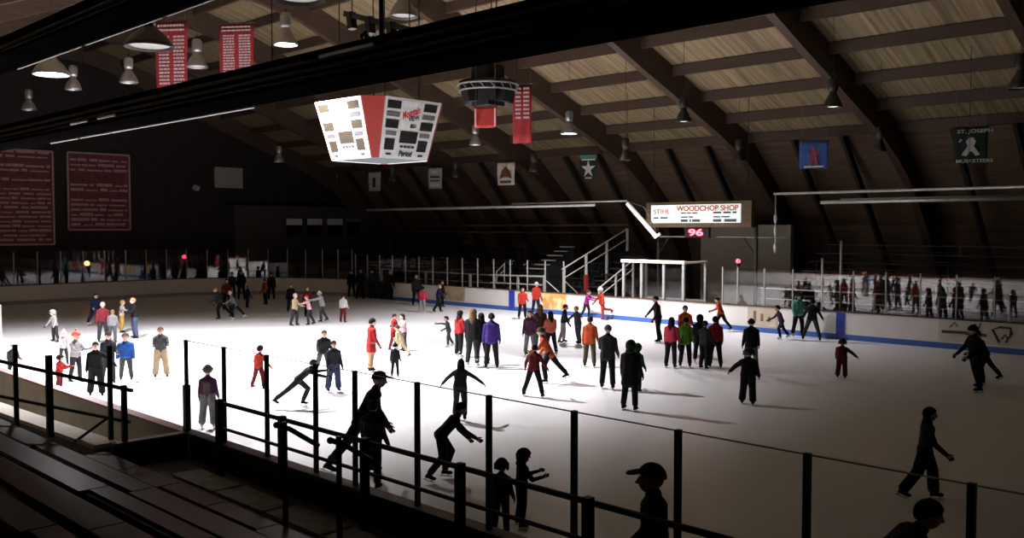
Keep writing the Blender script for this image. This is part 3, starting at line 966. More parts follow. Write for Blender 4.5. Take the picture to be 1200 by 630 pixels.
for (x0, y0, x1, bx_, by, dx, lab) in ((182, 25, 219, 183, 118, (1, .75, 0), 'leftmost upper red banner lettered in two columns behind the dome lamp'), (257, 28, 297, 258, 100, (1, .75, 0), 'second upper red banner hanging left of the lit lamp')):
    t, put, poly, lr, hang, n = banner_px('championship_banner', lab, (x0, y0), (x1, y0 + 2), (bx_, by), 16.0, ban_red, dx)
    lr(rows, [(.08, .92)]); lr(trows, [(.12, .45), (.58, .92)]); hang()
t, put, poly, lr, hang, n = banner_px('championship_banner', 'red banner hanging close right of the black loudspeaker ring', (601, 99), (623, 100), (601, 168), 24.0, ban_red, (1, .6, 0))
lr([(.06 + .07 * k, .095 + .07 * k) for k in range(8)], [(.15, .45), (.58, .88)]); hang()
t, put, poly, lr, hang, n = banner_px('championship_banner', 'small plain red banner under the black loudspeaker ring', (556, 125), (582, 125), (556, 150), 21.2, M('bright red cloth', (.40, .03, .025), .7), (1, .6, 0))
for u in (.06, .94):
    put(u - .04, u + .04, .1, .95, M('pale banner edge', (.85, .45, .4), .7), 'edge_stripe')
hang()
bw = M('white banner cloth', (.62, .58, .50), .8); bdk = M('dark banner cloth', (.012, .02, .016), .8); bbl = M('blue banner cloth', (.04, .09, .28), .8)
bbr = M('brown emblem ink', (.10, .045, .02), .8); bgr = M('grey banner cloth', (.33, .32, .31), .8); gry = M('pale emblem ink', (.5, .5, .47), .8)
# row of school banners over the far stand
t, put, poly, lr, hang, n = banner_px('school_banner', 'white banner with a brown peaked emblem over the far stand', (583, 191), (603, 190), (583, 217), 37, bw)
poly([(.15, .72), (.28, .35), (.5, .15), (.72, .35), (.88, .72), (.5, .62)], bbr); put(.18, .82, .8, .92, bbr); poly([(.32, .66), (.5, .45), (.68, .66)], M('orange emblem ink', (.5, .22, .06), .8)); hang()
t, put, poly, lr, hang, n = banner_px('school_banner', 'black banner with a pale star under a green band', (680, 182), (700, 181.5), (680, 210), 37, bdk)
put(.0, 1, .0, .16, M('green band', (.05, .16, .11), .8)); put(.1, .9, .17, .22, gry)
star = []
for k in range(10):
    r_ = .42 if k % 2 == 0 else .15
    star.append((.5 + r_ * math.sin(math.pi * k / 5), .58 - r_ * math.cos(math.pi * k / 5) * .95))
poly(star, gry); put(.3, .7, .93, .98, gry); hang()
t, put, poly, lr, hang, n = banner_px('school_banner', 'blue banner with a faint red figure mark over the right far stand', (937, 166), (971, 165.5), (937, 198), 37, bbl)
red_i = M('dull red emblem', (.30, .05, .06), .8)
poly([(.44, .28), (.5, .2), (.57, .28), (.58, .5), (.68, .88), (.58, .88), (.5, .62), (.42, .88), (.33, .88), (.43, .5)], red_i); poly([(.3, .42), (.7, .42), (.7, .5), (.3, .5)], red_i); put(.18, .84, .9, .96, gry); hang()
t, put, poly, lr, hang, n = banner_px('school_banner', 'black banner lettered ST. JOSEPH over the right far stand', (1118, 150), (1158, 149), (1118, 190), 37, bdk)
W_ = None
a = at_y(1118, 150, 37) + n * .05
rt = n.cross(Vector((0, 0, 1))) * -1
wB = 1.42
text_mesh('ST. JOSEPH', 'lettering', gry, t, a + rt * .12 + Vector((0, 0, -.26)), rt, (0, 0, 1), .18, 1.2)
text_mesh('MUSKETEERS', 'lettering', gry, t, a + rt * .10 + Vector((0, 0, -1.32)), rt, (0, 0, 1), .13, 1.24)
poly([(.36, .42), (.46, .30), (.58, .30), (.66, .42), (.60, .55), (.78, .80), (.66, .84), (.52, .68), (.38, .84), (.24, .80), (.42, .55)], gry)
poly([(.14, .42), (.20, .32), (.26, .36), (.19, .44)], gry); hang()
for (x0, x1, y0, y1, lab) in ((502, 518, 197, 221, 'pale grey banner left of the brown emblem banner'), (432, 446, 202, 224, 'small grey banner with a dark mark below the scoreboard')):
    t, put, poly, lr, hang, n = banner_px('school_banner', lab, (x0, y0), (x1, y0 - .3), (x0, y1), 37, bgr)
    if x0 < 450: put(.35, .62, .3, .8, bdk)
    else: put(.3, .7, .12, .3, gry); put(.15, .85, .4, .48, bdk); put(.15, .85, .6, .66, bdk); put(.2, .8, .78, .9, gry)
    hang()
# big record boards on the end wall
rec = M('dark red record board', (.16, .035, .04), .7, var=.25, scale=2)
recp = M('dim pink record print', (.42, .27, .27), .7)
def record_board(label, xa, ya, xb, yb, nrow):
    a = at_x(xa, ya, -59.9); c = at_x(xb, yb, -59.9)
    t = thing('record_board', label, 'record board', (-60, (a.y + c.y) / 2, c.z))
    MB().box(-60.08, -59.95, a.y, c.y, c.z, a.z).build('panel', rec, t)
    mb = MB()
    for r_ in range(nrow):
        z = a.z - (a.z - c.z) * (r_ + .6) / (nrow + .4)
        if random.random() < .1: continue
        y = a.y + .15
        while y < c.y - .3:
            ye = min(c.y - .15, y + random.uniform(.25, 1.1))
            mb.box(-59.952, -59.93, y, ye, z, z + (a.z - c.z) / nrow * random.uniform(.25, .6)); y = ye + random.uniform(.05, .2)
    mb.build('print_lines', recp, t)
    mb = MB()
    for y in (a.y, c.y): mb.box(-60.05, -59.9, y - .05, y + .05, c.z, a.z)
    for z in (a.z, c.z): mb.box(-60.05, -59.9, a.y, c.y, z - .05, z + .05)
    mb.build('frame', recp, t)
record_board('tallest dim red record board at the left edge of the end wall', -40, 172, 64, 286, 20)
record_board('dim red record board right of the tallest one on the end wall', 79, 178, 153, 269, 15)
a = at_x(252, 196, -59.9); c = at_x(285, 220, -59.9)
t = thing('wall_placard', 'small grey placard high on the dark end wall', 'placard', (-60, a.y, c.z))
MB().box(-60.08, -59.95, a.y, c.y, c.z, a.z).build('panel', M('grey placard', (.36, .32, .30), .7, var=.2), t)
mb = MB()
for z in (a.z, c.z): mb.box(-60, -59.93, a.y, c.y, z - .04, z + .04)
mb.build('frame', M('placard frame', (.45, .30, .28), .7), t)
MB().box(-60, -59.93, a.y + .2, c.y - .2, c.z + .3, c.z + .36).build('print_line', M('placard frame', (.45, .30, .28), .7), t)
a = at_x(228, 219, -59.6)
t = thing('floodlight', 'small unlit floodlight on the end wall left of the placard', 'floodlight', tuple(a))
MB().bar(a, a + Vector((.25, .1, -.12)), .35, .3).build('head', M('grey floodlight', (.55, .55, .55), .4), t)
MB().box(-60.1, a.x, a.y - .03, a.y + .03, a.z - .03, a.z + .03).build('bracket', black_steel, t)
rk = thing('pipe_rack', 'dark pipe rack hung under the roof above the girder near the top', 'pipe rack', tuple(at_y(450, 25, 12.5)))
qa, qb = at_y(405, 16, 12.5), at_y(489, 37, 12.5)
MB().bar(qa, qb, .12, .12).build('bar', black_steel, rk)
for f in (.08, .35, .65, .95):
    q = qa.lerp(qb, f)
    MB().bar(q + Vector((0, 0, .05)), q + Vector((.05, 0, -.32)), .16, .16).build('lamp_head', black_steel, rk)
for f in (.1, .9):
    q = qa.lerp(qb, f); MB().tube([q, (q.x, q.y, deck_z(q.y) - .02)], .012).build('hanger', black_steel, rk)
# cranked bracket on the girder
p = at_y(430, 45, yb + .3)
hk = thing('cable_bracket', 'bent black bracket of cables standing on the long girder', 'bracket', (p.x, p.y, zb + .7))
q = [at_y(x, y, yb + .3) for (x, y) in ((423, 50), (424, 42), (428, 39), (432, 46), (440, 46), (447, 44), (449, 38))]
MB().tube(q, .035).build('cable', black_steel, hk)
q = [at_y(447, 50, yb + .3), at_y(450, 0, yb + .3)]
MB().tube([q[0], (q[0].x, q[0].y, q[1].z + .1)], .03).build('post', black_steel, hk)

# ================================================================== near stand
plank = M('dark worn bleacher boards', (.048, .032, .030), .33, var=.55, scale=1.2, stretch=(.5, 5, 2), spec=.5)
plank2 = M('dull walkway boards', (.13, .12, .12), .7, var=.3, scale=1.4, stretch=(.5, 5, 2))
PLK = [plank, plank, M('reddish worn boards', (.062, .028, .024), .34, var=.5, scale=1.2, stretch=(.5, 5, 2), spec=.5), M('greyish worn boards', (.052, .045, .046), .3, var=.5, scale=1.2, stretch=(.5, 5, 2), spec=.5)]
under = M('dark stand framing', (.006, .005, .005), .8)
rown = ['lowest bleacher row beside the bench pit and rail', 'second bleacher row up from the rail', 'third bleacher row up from the rail', 'fourth bleacher row up from the rail', 'fifth bleacher row, nearest the lower left corner']
for n in range(5):
    y1 = 5.28 - .7 * n; y0 = y1 - .70
    z = 1.0 + .25 * n
    x0 = -13.35 if n == 0 else -20.0
    t = thing('bleacher_row', rown[n], 'bleacher', (-8, (y0 + y1) / 2, z))
    for (ya, yb2, dz) in ((y0 + .03, y0 + .22, -.16), (y0 + .35, y1 - .055, 0.0)):
        x = x0
        while x < 3:
            xe = x + 2.6 + .5 * ((n * 7 + int(x * 3)) % 3)
            if n == 0 and x < -9 and ya > y0 + .3: xe = min(xe, x + 1.15)
            q_ = random.choice((0, .0, .05, .10)) if ya > y0 + .3 else 0
            MB().box(x + .012, xe - .012, ya + q_, yb2, z + dz - .045, z + dz).build('plank', random.choice(PLK), t)
            x = xe
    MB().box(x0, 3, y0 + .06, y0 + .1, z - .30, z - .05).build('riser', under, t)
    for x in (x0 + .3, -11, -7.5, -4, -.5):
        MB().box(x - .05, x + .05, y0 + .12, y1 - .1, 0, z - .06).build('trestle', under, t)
# walkway between stand and boards
struct(MB().box(-13.5, 6, 5.36, 6.5, .55, .66).build('floor_walkway', plank2))
wk = thing('walkway_light_patches', 'pale boards standing for light patches on the walkway by the black boards', 'step', (-10, 6.2, .66))
for k in range(6):
    MB().box(-12.6 + 1.25 * k, -11.42 + 1.25 * k, 5.85, 6.28, .66, .70).build('board', M('pale step and light patch', (.28, .27, .25), .7, var=.3), wk)  # pale colour stands for light falling through the glass onto the floor
tr = thing('stair_step', 'square step board at the foot of the stair handrail', 'step', (-8.2, 5.6, .66))
MB().box(-8.42, -7.8, 5.4, 5.82, .70, .78).build('tread', M('pale step and light patch', (.28, .27, .25), .7, var=.3), tr)
MB().box(-8.44, -7.78, 5.37, 5.4, .66, .79).build('nosing', black_steel, tr)
# bench pit at the left
pit = M('bench pit lining', (.26, .23, .18), .7, var=.15)
struct(MB().box(-40, -13.62, 1.5, YN - .1, .05, .12).build('floor_pit', pit))
cream = M('cream ledge', (.80, .75, .63), .6, var=.06)
lg = thing('ledge', 'cream topped ledge in front of the bench pit', 'ledge', (-17, 4, 0))
MB().bar((-13.75, 5.40, .99), (-22, 5.0, .99), .36, .06).build('top', cream, lg)
MB().bar((-13.78, 5.40, .53), (-22, 5.0, .53), .22, .86).build('wall', M('ledge wall', (.3, .28, .24), .7), lg)
we = thing('pit_end_wall', 'black end wall with brown cap closing the bench pit', 'wall panel', (-13.56, 6, 0))
MB().box(-13.60, -13.52, 5.42, YN - .12, .2, 1.0).build('panel', black_b, we)
MB().box(-13.64, -13.48, 5.40, YN - .12, 1.0, 1.05).build('cap_rail', M('tan cap', (.20, .14, .10), .5), we)
# rails of the near stand
def sqpost(x, y, z0, z1, w, t, m=black_steel, cap=True):
    MB().box(x - w / 2, x + w / 2, y - w / 2, y + w / 2, z0, z1).build('post', m, t)
YRL = 6.42
gr = thing('guard_rail', 'black pipe guard rail along the walkway in front of the near glass', 'guard rail', (-8, YRL, .66))
xs = [at_y(262, 470, YRL).x, at_y(336, 490, YRL).x, at_y(433, 520, YRL).x, at_y(545, 545, YRL).x, at_y(695, 585, YRL).x]
xs += [xs[-1] + 1.75 * k for k in (1, 2, 3)]
zr = sum(at_y(px, py, YRL).z for px, py in ((262, 472), (430, 517), (690, 590))) / 3
zl = sum(at_y(px, py, YRL).z for px, py in ((265, 505), (430, 552), (650, 620))) / 3
MB().tube([(xs[0] - .08, YRL, zr), (xs[-1], YRL, zr)], .032).build('top_rail', black_steel, gr)
MB().tube([(xs[0] - .08, YRL, zl), (xs[-1], YRL, zl)], .024).build('mid_rail', black_steel, gr)
for x in xs:
    sqpost(x, YRL - .07, .66, zr + .07, .085, gr)
for (px, py, pyb, lab) in ((333.5, 500, 622, 'short black stair handrail on the left of the walkway steps'), (397, 518, 640, 'short black stair handrail on the right of the walkway steps')):
    a = at_y(px, py, 5.3)
    hr = thing('stair_handrail', lab, 'handrail', (a.x, 5.3, .9))
    MB().tube([(a.x, 5.3, .66), (a.x, 5.3, a.z + .06)], .03).build('post', black_steel, hr)
    MB().tube([(a.x, 5.22, a.z + .03), (a.x, 5.36, a.z - .03), (a.x, 5.72, a.z - .27)], .028).build('rail', black_steel, hr)
    MB().ell((a.x, 5.2, a.z + .035), (.036, 0, 0), (0, .036, 0), (0, 0, .036), 8, 6).build('end_cap', black_steel, hr)
# angled rail and glass beside the pit
A_, B2 = (-14.75, 5.0), (-13.5, 5.63)
lr_ = thing('guard_rail', 'black rail on posts angling down beside the bench pit at left', 'guard rail', (-14.2, 5.3, 1.0))
pA = on_plane(-40, 414, A_, B2); pB = on_plane(155, 457.5, A_, B2)
MB().tube([pA, pB], .032).build('top_rail', black_steel, lr_)
pA = on_plane(-40, 456, A_, B2); pB = on_plane(152, 494.5, A_, B2)
MB().tube([pA, pB], .026).build('mid_rail', black_steel, lr_)
for px, pt_, pb_, w in ((57, 416, 514, .085), (145, 451, 522, .07)):
    t_ = on_plane(px, pt_, A_, B2); b_ = on_plane(px, pb_, A_, B2)
    MB().box(t_.x - w / 2, t_.x + w / 2, t_.y - w / 2, t_.y + w / 2, 1.02 if px < 100 else 1.05, t_.z).build('post', black_steel, lr_)
t_ = on_plane(88, 517, A_, B2); b_ = on_plane(124, 491, A_, B2)
MB().tube([t_, b_], .022).build('brace', black_steel, lr_)
gs = thing('glass_screen', 'clear glass screen on two slim black posts behind the bench pit', 'glass screen', (-14.2, 5.3, 1.0))
tp = []
for px, pt_, in ((17.5, 403.5), (128, 405)):
    t_ = on_plane(px, pt_, (A_[0] - .06, A_[1] + .12), (B2[0] - .06, B2[1] + .12))
    tp.append(t_)
    MB().box(t_.x - .03, t_.x + .03, t_.y - .03, t_.y + .03, 1.02, t_.z).build('post', black_steel, gs)
a, c = tp
d = (c - a); 
MB().sheet([a + d * .03 + Vector((0, 0, -.04)), a + d * .35 + Vector((0, 0, -.1)), a + d * .35 + Vector((0, 0, -1.0)), a + d * .03 + Vector((0, 0, -1.0))], .012, (d.y, -d.x, 0)).build('pane', pane_near, gs)
# small practice goal by the near boards, far left
gp = at_z(1, 394, 0)
gl = thing('hockey_goal', 'small white pipe goal frame at the left edge of the ice', 'goal', tuple(gp))
gw = M('white goal pipe', (.7, .68, .66), .5)
d = Vector((-.28, -.96, 0)).normalized(); n = Vector((-d.y, d.x, 0))
g0 = gp + Vector((.05, 0, 0)); g1_ = g0 + d * 1.83
MB().tube([g0, g0 + Vector((0, 0, 1.2)), g1_ + Vector((0, 0, 1.2)), g1_], .035).build('pipe_frame', gw, gl)
bk0, bk1 = g0 - n * .8, g1_ - n * .8
MB().tube([g0 + Vector((0, 0, .03)), bk0 + Vector((0, 0, .03)), bk1 + Vector((0, 0, .03)), g1_ + Vector((0, 0, .03))], .03).build('base_frame', gw, gl)
mb = MB()
for k in range(9):
    f = k / 8
    a = (g0 + Vector((0, 0, 1.2))).lerp(g1_ + Vector((0, 0, 1.2)), f); b_ = bk0.lerp(bk1, f)
    mb.tube([a, b_ + Vector((0, 0, .03))], .006, 4)
for k in range(1, 8):
    f = k / 8
    mb.tube([(g0 + Vector((0, 0, 1.2))).lerp(bk0, f), (g1_ + Vector((0, 0, 1.2))).lerp(bk1, f)], .006, 4)
mb.build('netting', M('net cord', (.5, .5, .48), .8), gl)
# ================================================================== skaters
COL = dict(black=(.012, .012, .014), charcoal=(.035, .036, .04), dgrey=(.075, .08, .085), grey=(.20, .20, .205), lgrey=(.42, .41, .41), white=(.72, .70, .69),
           red=(.42, .025, .025), bred=(.58, .05, .03), maroon=(.16, .018, .025), orange=(.62, .10, .03), coral=(.75, .17, .12), pink=(.75, .42, .45), hotpink=(.62, .05, .10),
           magenta=(.42, .03, .33), purple=(.07, .035, .24), plum=(.09, .03, .07), navy=(.018, .022, .075), blue=(.035, .12, .46), teal=(.13, .42, .34), green=(.10, .28, .03),
           dgreen=(.02, .055, .025), khaki=(.42, .33, .20), tan=(.46, .31, .17), mustard=(.50, .32, .05), brown=(.085, .045, .028), jeans=(.06, .08, .15), olive=(.09, .085, .05),
           beige=(.58, .45, .26), blond=(.42, .28, .12), dblond=(.20, .12, .055), hair=(.02, .013, .010), pale=(.70, .50, .42))
def cloth(c):
    return M('cloth ' + c, tuple(v * .55 for v in COL[c]), .85, var=.2, scale=9, spec=.12)
SKIN = M('skin', (.46, .28, .21), .55, var=.06, scale=12)
SKIN_SHADED = M('shaded skin', (.30, .16, .10), .55, var=.06, scale=12)  # shade put into the skin colour of the near backlit figures
EYES = M('eye and lip dark', (.10, .03, .025), .5)
STEEL = M('skate blade steel', (.55, .55, .56), .25, metal=.9, var=.05)

def remesh(mb, voxel, name, smooth_it=3):
    me = mb.mesh(name)
    o = bpy.data.objects.new('tmp', me)
    C.objects.link(o)
    m = o.modifiers.new('r', 'REMESH'); m.mode = 'VOXEL'; m.voxel_size = voxel; m.use_smooth_shade = True
    if smooth_it:
        q = o.modifiers.new('s', 'SMOOTH'); q.factor = .5; q.iterations = smooth_it
    dg = bpy.context.evaluated_depsgraph_get()
    out = bpy.data.meshes.new_from_object(o.evaluated_get(dg))
    bpy.data.objects.remove(o); bpy.data.meshes.remove(me)
    out.name = name
    for p in out.polygons: p.use_smooth = True
    out.materials.clear(); out.materials.append(SKIN)
    return out

def rot(v, fwd, out=0.0, side=1):
    """v turned forward (x) by fwd degrees about y, then outward (y*side) by out degrees about x"""
    v = Matrix.Rotation(R(-fwd), 3, 'Y') @ Vector(v)
    return Matrix.Rotation(R(out * side), 3, 'X') @ v

POSES = {
    'stand':   dict(lean=3, L=(4, 5, 8), R=(-3, 5, 6), AL=(4, 9, 14), AR=(6, 9, 18)),
    'stand2':  dict(lean=2, L=(8, 4, 14), R=(-6, 5, 8), AL=(20, 8, 55), AR=(10, 8, 30)),
    'hold':    dict(lean=4, L=(3, 6, 8), R=(0, 6, 8), AL=(38, 10, 62), AR=(30, 8, 70)),
    'walk':    dict(lean=5, L=(18, 3, 14), R=(-16, 3, 16), AL=(-16, 8, 16), AR=(18, 8, 25)),
    'glide':   dict(lean=18, L=(24, 5, 34), R=(-20, 7, 16), AL=(-18, 16, 22), AR=(26, 16, 30)),
    'crouch':  dict(lean=32, L=(34, 6, 52), R=(14, 8, 46), AL=(35, 14, 25), AR=(20, 14, 30)),
    'lunge':   dict(lean=46, L=(42, 4, 62), R=(-46, 6, 4), AL=(60, 6, 20), AR=(48, 8, 10)),
    'push':    dict(lean=22, L=(20, 4, 28), R=(-32, 8, 6), AL=(20, 10, 40), AR=(-10, 14, 30)),
    'wide':    dict(lean=8, L=(6, 17, 10), R=(-4, 16, 8), AL=(12, 28, 20), AR=(10, 24, 20)),
    'spread':  dict(lean=14, L=(16, 5, 22), R=(-10, 6, 20), AL=(8, 48, 8), AR=(6, 55, 10)),
    'reach':   dict(lean=12, L=(14, 4, 18), R=(-12, 5, 14), AL=(70, 6, 8), AR=(62, 6, 10)),
    'reachL':  dict(lean=8, L=(6, 5, 10), R=(-6, 5, 10), AL=(10, 48, 6), AR=(8, 10, 20)),
    'reachR':  dict(lean=8, L=(6, 5, 10), R=(-6, 5, 10), AL=(8, 10, 20), AR=(10, 48, 6)),
    'raise':   dict(lean=8, side=-12, L=(14, 6, 14), R=(-10, 6, 20), AL=(20, 20, 40), AR=(35, 95, 50)),
    'kick':    dict(lean=6, L=(2, 4, 6), R=(-30, 4, 50), AL=(10, 40, 10), AR=(12, 30, 14)),
    'tilt':    dict(lean=14, side=16, L=(10, 10, 20), R=(-14, 14, 10), AL=(20, 26, 30), AR=(10, 22, 20)),
    'lean':    dict(lean=24, L=(16, 5, 18), R=(-30, 8, 6), AL=(-2, 6, 22), AR=(6, 8, 24)),
    'stoop':   dict(lean=40, L=(30, 5, 46), R=(4, 6, 40), AL=(10, 8, 16), AR=(26, 8, 14)),
}
HIPZ, THIGH, SHIN, TORSO = .96, .43, .43, .50
def skeleton(pose, kid):
    p = POSES[pose]
    lean = p.get('lean', 0); side = p.get('side', 0)
    S = {}
    S['pel'] = Vector((0, 0, 0))
    up = rot((0, 0, 1), -lean, -side, 1)
    rt_y = rot((0, 1, 0), 0, -side, 1)
    S['up'] = up; S['lat'] = rt_y
    S['chest'] = up * TORSO
    sw = .168
    hs = 1.36 if kid else 1.10
    nk = rot((0, 0, 1), -lean * .45, -side * .5, 1)
    S['neck'] = S['chest'] + nk * .055
    S['hs'] = hs
    S['head'] = S['neck'] + nk * (.108 * hs + .022) + rot((1, 0, 0), -lean * .3) * .02
    S['hf'] = rot((1, 0, 0), -lean * .3, -side * .3, 1); S['hu'] = rot((0, 0, 1), -lean * .3, -side * .3, 1)
    for sd, key, ak in ((1, 'L', 'AL'), (-1, 'R', 'AR')):
        a, out, k = p[key]
        hip = Vector((0, .088 * sd, -.02))
        th = rot((0, 0, -1), a, out, sd)
        sh = rot((0, 0, -1), a - k, out, sd)
        S['hip' + key] = hip; S['knee' + key] = hip + th * THIGH; S['ank' + key] = S['knee' + key] + sh * SHIN
        pitch = max(-60, min(10, (a - k) * .85 + 6)) if (a - k) < -8 else 0
        S['foot' + key] = (pitch, out * .4 * sd)
        s_, ab, e = p[ak]
        shd = S['chest'] + rt_y * (sw * sd) + up * -.082
        ua = rot((0, 0, -1), s_ + lean * .35, ab, sd)
        fa = rot((0, 0, -1), s_ + lean * .35 + e, ab * .8, sd)
        S['sh' + key] = shd; S['el' + key] = shd + ua * .285; S['wr' + key] = S['el' + key] + fa * .25
        S['fa' + key] = fa
    # drop to the ice: lowest skate bottom at z = 0
    low = 1e9
    for key in ('L', 'R'):
        an = S['ank' + key]; pt, rl = S['foot' + key]
        f = rot((1, 0, 0), pt); u = rot((0, 0, 1), pt)
        for q in (an - u * .155 + f * .17, an - u * .155 - f * .07):
            low = min(low, q.z)
    dz = Vector((0, 0, -low))
    for k in S:
        if isinstance(S[k], Vector) and k not in ('up', 'lat', 'hf', 'hu', 'faL', 'faR'):
            S[k] = S[k] + dz
    S['top'] = (S['head'] + S['hu'] * .125 * hs).z
    S['mid'] = Vector(((S['ankL'].x + S['ankR'].x) / 2 + .04, (S['ankL'].y + S['ankR'].y) / 2, 0))
    return S

CACHE = {}
def body_mesh(pose, kid, vox):
    key = ('b', pose, kid, vox)
    if key in CACHE: return CACHE[key]
    S = skeleton(pose, kid); mb = MB(); up, lat = S['up'], S['lat']
    pel, ch = S['pel'], S['chest']
    mb.cap(pel - lat * .08, .095, pel + lat * .08, .095)
    mb.cap(pel, .115, pel + up * .22, .105); mb.cap(pel + up * .2 - lat * .05, .095, ch - up * .12 - lat * .07, .105)
    mb.cap(pel + up * .2 + lat * .05, .095, ch - up * .12 + lat * .07, .105)
    for k in ('L', 'R'): mb.cap(S['sh' + k], .054, S['neck'] - up * .02, .048)
    mb.cap(ch - up * .10, .08, S['neck'], .052)
    hs = S['hs']; h = S['head']; f = S['hf']; u = S['hu']; l = u.cross(f)
    mb.cap(S['neck'] - u * .03, .052, h - u * .04, .05)
    mb.ell(h + u * .015 * hs - f * .008, f * .098 * hs, l * .076 * hs, u * .108 * hs)
    mb.ell(h - u * .055 * hs + f * .022, f * .066 * hs, l * .056 * hs, u * .066 * hs)
    mb.cap(h + f * .092 * hs - u * .0, .010 * hs, h + f * .106 * hs - u * .034 * hs, .016 * hs, 8)
    for sd in (1, -1):
        mb.ell(h + l * (.078 * hs * sd) - f * .005 - u * .012, f * .022 * hs, l * .012 * hs, u * .034 * hs, 8, 6)
    for k in ('L', 'R'):
        mb.cap(S['hip' + k], .088, S['knee' + k], .058); mb.cap(S['knee' + k], .056, S['knee' + k].lerp(S['ank' + k], .35), .055); mb.cap(S['knee' + k].lerp(S['ank' + k], .35), .055, S['ank' + k], .042)
        mb.cap(S['sh' + k], .052, S['el' + k], .040); mb.cap(S['el' + k], .040, S['wr' + k], .029)
        fa = S['fa' + k]; mb.cap(S['wr' + k], .03, S['wr' + k] + fa * .07, .032)
        an = S['ank' + k]; pt, rl = S['foot' + k]; ff = rot((1, 0, 0), pt); uu = rot((0, 0, 1), pt)
        mb.cap(an - uu * .05, .04, an - uu * .06 + ff * .13, .032)
    CACHE[key] = remesh(mb, vox, 'body')
    return CACHE[key]
def jacket_mesh(pose, kid, vox, cut):
    key = ('j', pose, kid, vox, cut)
    if key in CACHE: return CACHE[key]
    S = skeleton(pose, kid); mb = MB(); up, lat = S['up'], S['lat']; pel, ch = S['pel'], S['chest']
    p = .0 if cut != 'puffy' else .022
    hem = pel - up * (.0 if cut in ('short', 'puffy') else .09)
    for sd in (1, -1):
        mb.cap(ch - up * .09 + lat * .075 * sd, .118 + p, pel + up * .17 + lat * .062 * sd, .112 + p, 12)
        mb.cap(pel + up * .17 + lat * .062 * sd, .112 + p, hem + lat * .078 * sd, .126 + p, 12)
    mb.cap(ch - up * .09, .112 + p, hem, .128 + p, 12)
    if cut == 'coat':
        kn = (S['kneeL'] + S['kneeR']) / 2; hp = (S['hipL'] + S['hipR']) / 2
        e = hp.lerp(kn, .62)
        for sd in (1, -1):
            mb.cap(hem + lat * .075 * sd, .128, e + lat * .085 * sd, .138, 12)
        mb.cap(hem, .13, e, .135, 12)
    for k in ('L', 'R'): mb.cap(S['sh' + k], .070 + p, S['neck'] - up * .012, .060, 12)
    mb.cap(ch - up * .10, .10, S['neck'] + up * .005, .068, 12)
    for k in ('L', 'R'):
        mb.cap(S['sh' + k], .074 + p, S['el' + k], .058 + p * .8); mb.cap(S['el' + k], .058 + p * .8, S['wr' + k] - S['fa' + k] * .01, .046 + p * .6)
    CACHE[key] = remesh(mb, vox, 'jacket', 2)
    return CACHE[key]
def trouser_mesh(pose, kid, vox, wide):
    key = ('t', pose, kid, vox, wide)
    if key in CACHE: return CACHE[key]
    S = skeleton(pose, kid); mb = MB(); up, lat = S['up'], S['lat']; pel = S['pel']
    w = .02 if wide else 0
    mb.cap(pel - lat * .075 - up * .01, .112, pel + lat * .075 - up * .01, .112, 12)
    mb.cap(pel, .118, pel + up * .1, .11, 12)
    for k in ('L', 'R'):
        mb.cap(S['hip' + k], .112 + w, S['knee' + k], .082 + w, 12); mb.cap(S['knee' + k], .082 + w, S['ank' + k].lerp(S['knee' + k], .10), .072 + w * 1.5, 12)
    CACHE[key] = remesh(mb, vox, 'trousers', 2)
    return CACHE[key]

# ---- shared pieces: gloves, skates, hair, hats (head frame: x forward, z up)
def glove_mesh(sd):
    mb = MB()     # wrist at the origin, hand hangs along -z, palm faces the body, thumb to the front (x)
    mb.ell((0, 0, -.045), (.040, 0, 0), (0, .019, 0), (0, 0, .05), 10, 8)
    mb.cap((0, 0, .02), .036, (0, 0, -.02), .032)
    for i, (x, L_) in enumerate(((.030, .066), (.010, .074), (-.010, .069), (-.029, .054))):
        a = Vector((x, 0, -.082)); b = a + Vector((x * .12, -.006 * sd, -L_ * .5)); c = b + Vector((0, -.020 * sd, -L_ * .42))
        mb.cap(a, .0105, b, .0098, 8); mb.cap(b, .0098, c, .0085, 8)
    mb.cap((.030, -.004 * sd, -.03), .013, (.056, -.008 * sd, -.062), .0115, 8); mb.cap((.056, -.008 * sd, -.062), .0115, (.060, -.014 * sd, -.090), .0095, 8)
    return remesh(mb, .0042, 'glove', 1)
def boot_mesh():
    mb = MB()     # ankle joint at the origin, sole at -.095
    mb.cap((-.01, 0, .10), .052, (0, 0, -.02), .050); mb.cap((-.02, 0, -.055), .042, (.06, 0, -.055), .042)
    mb.cap((.06, 0, -.055), .042, (.135, 0, -.062), .032); mb.box(-.06, .15, -.032, .032, -.098, -.07)
    return remesh(mb, .009, 'skate_boot', 2)
def blade_mesh():
    mb = MB()
    prof = [(-.085, -.145), (-.075, -.155), (.13, -.155), (.165, -.148), (.178, -.132), (.16, -.130), (-.085, -.130)]
    mb.sheet([(x, -.003, z) for x, z in prof], .006, (0, 1, 0))
    mb.box(-.05, -.02, -.008, .008, -.135, -.095); mb.box(.075, .11, -.008, .008, -.135, -.095)
    me = mb.mesh('skate_blade'); me.materials.append(STEEL); return me
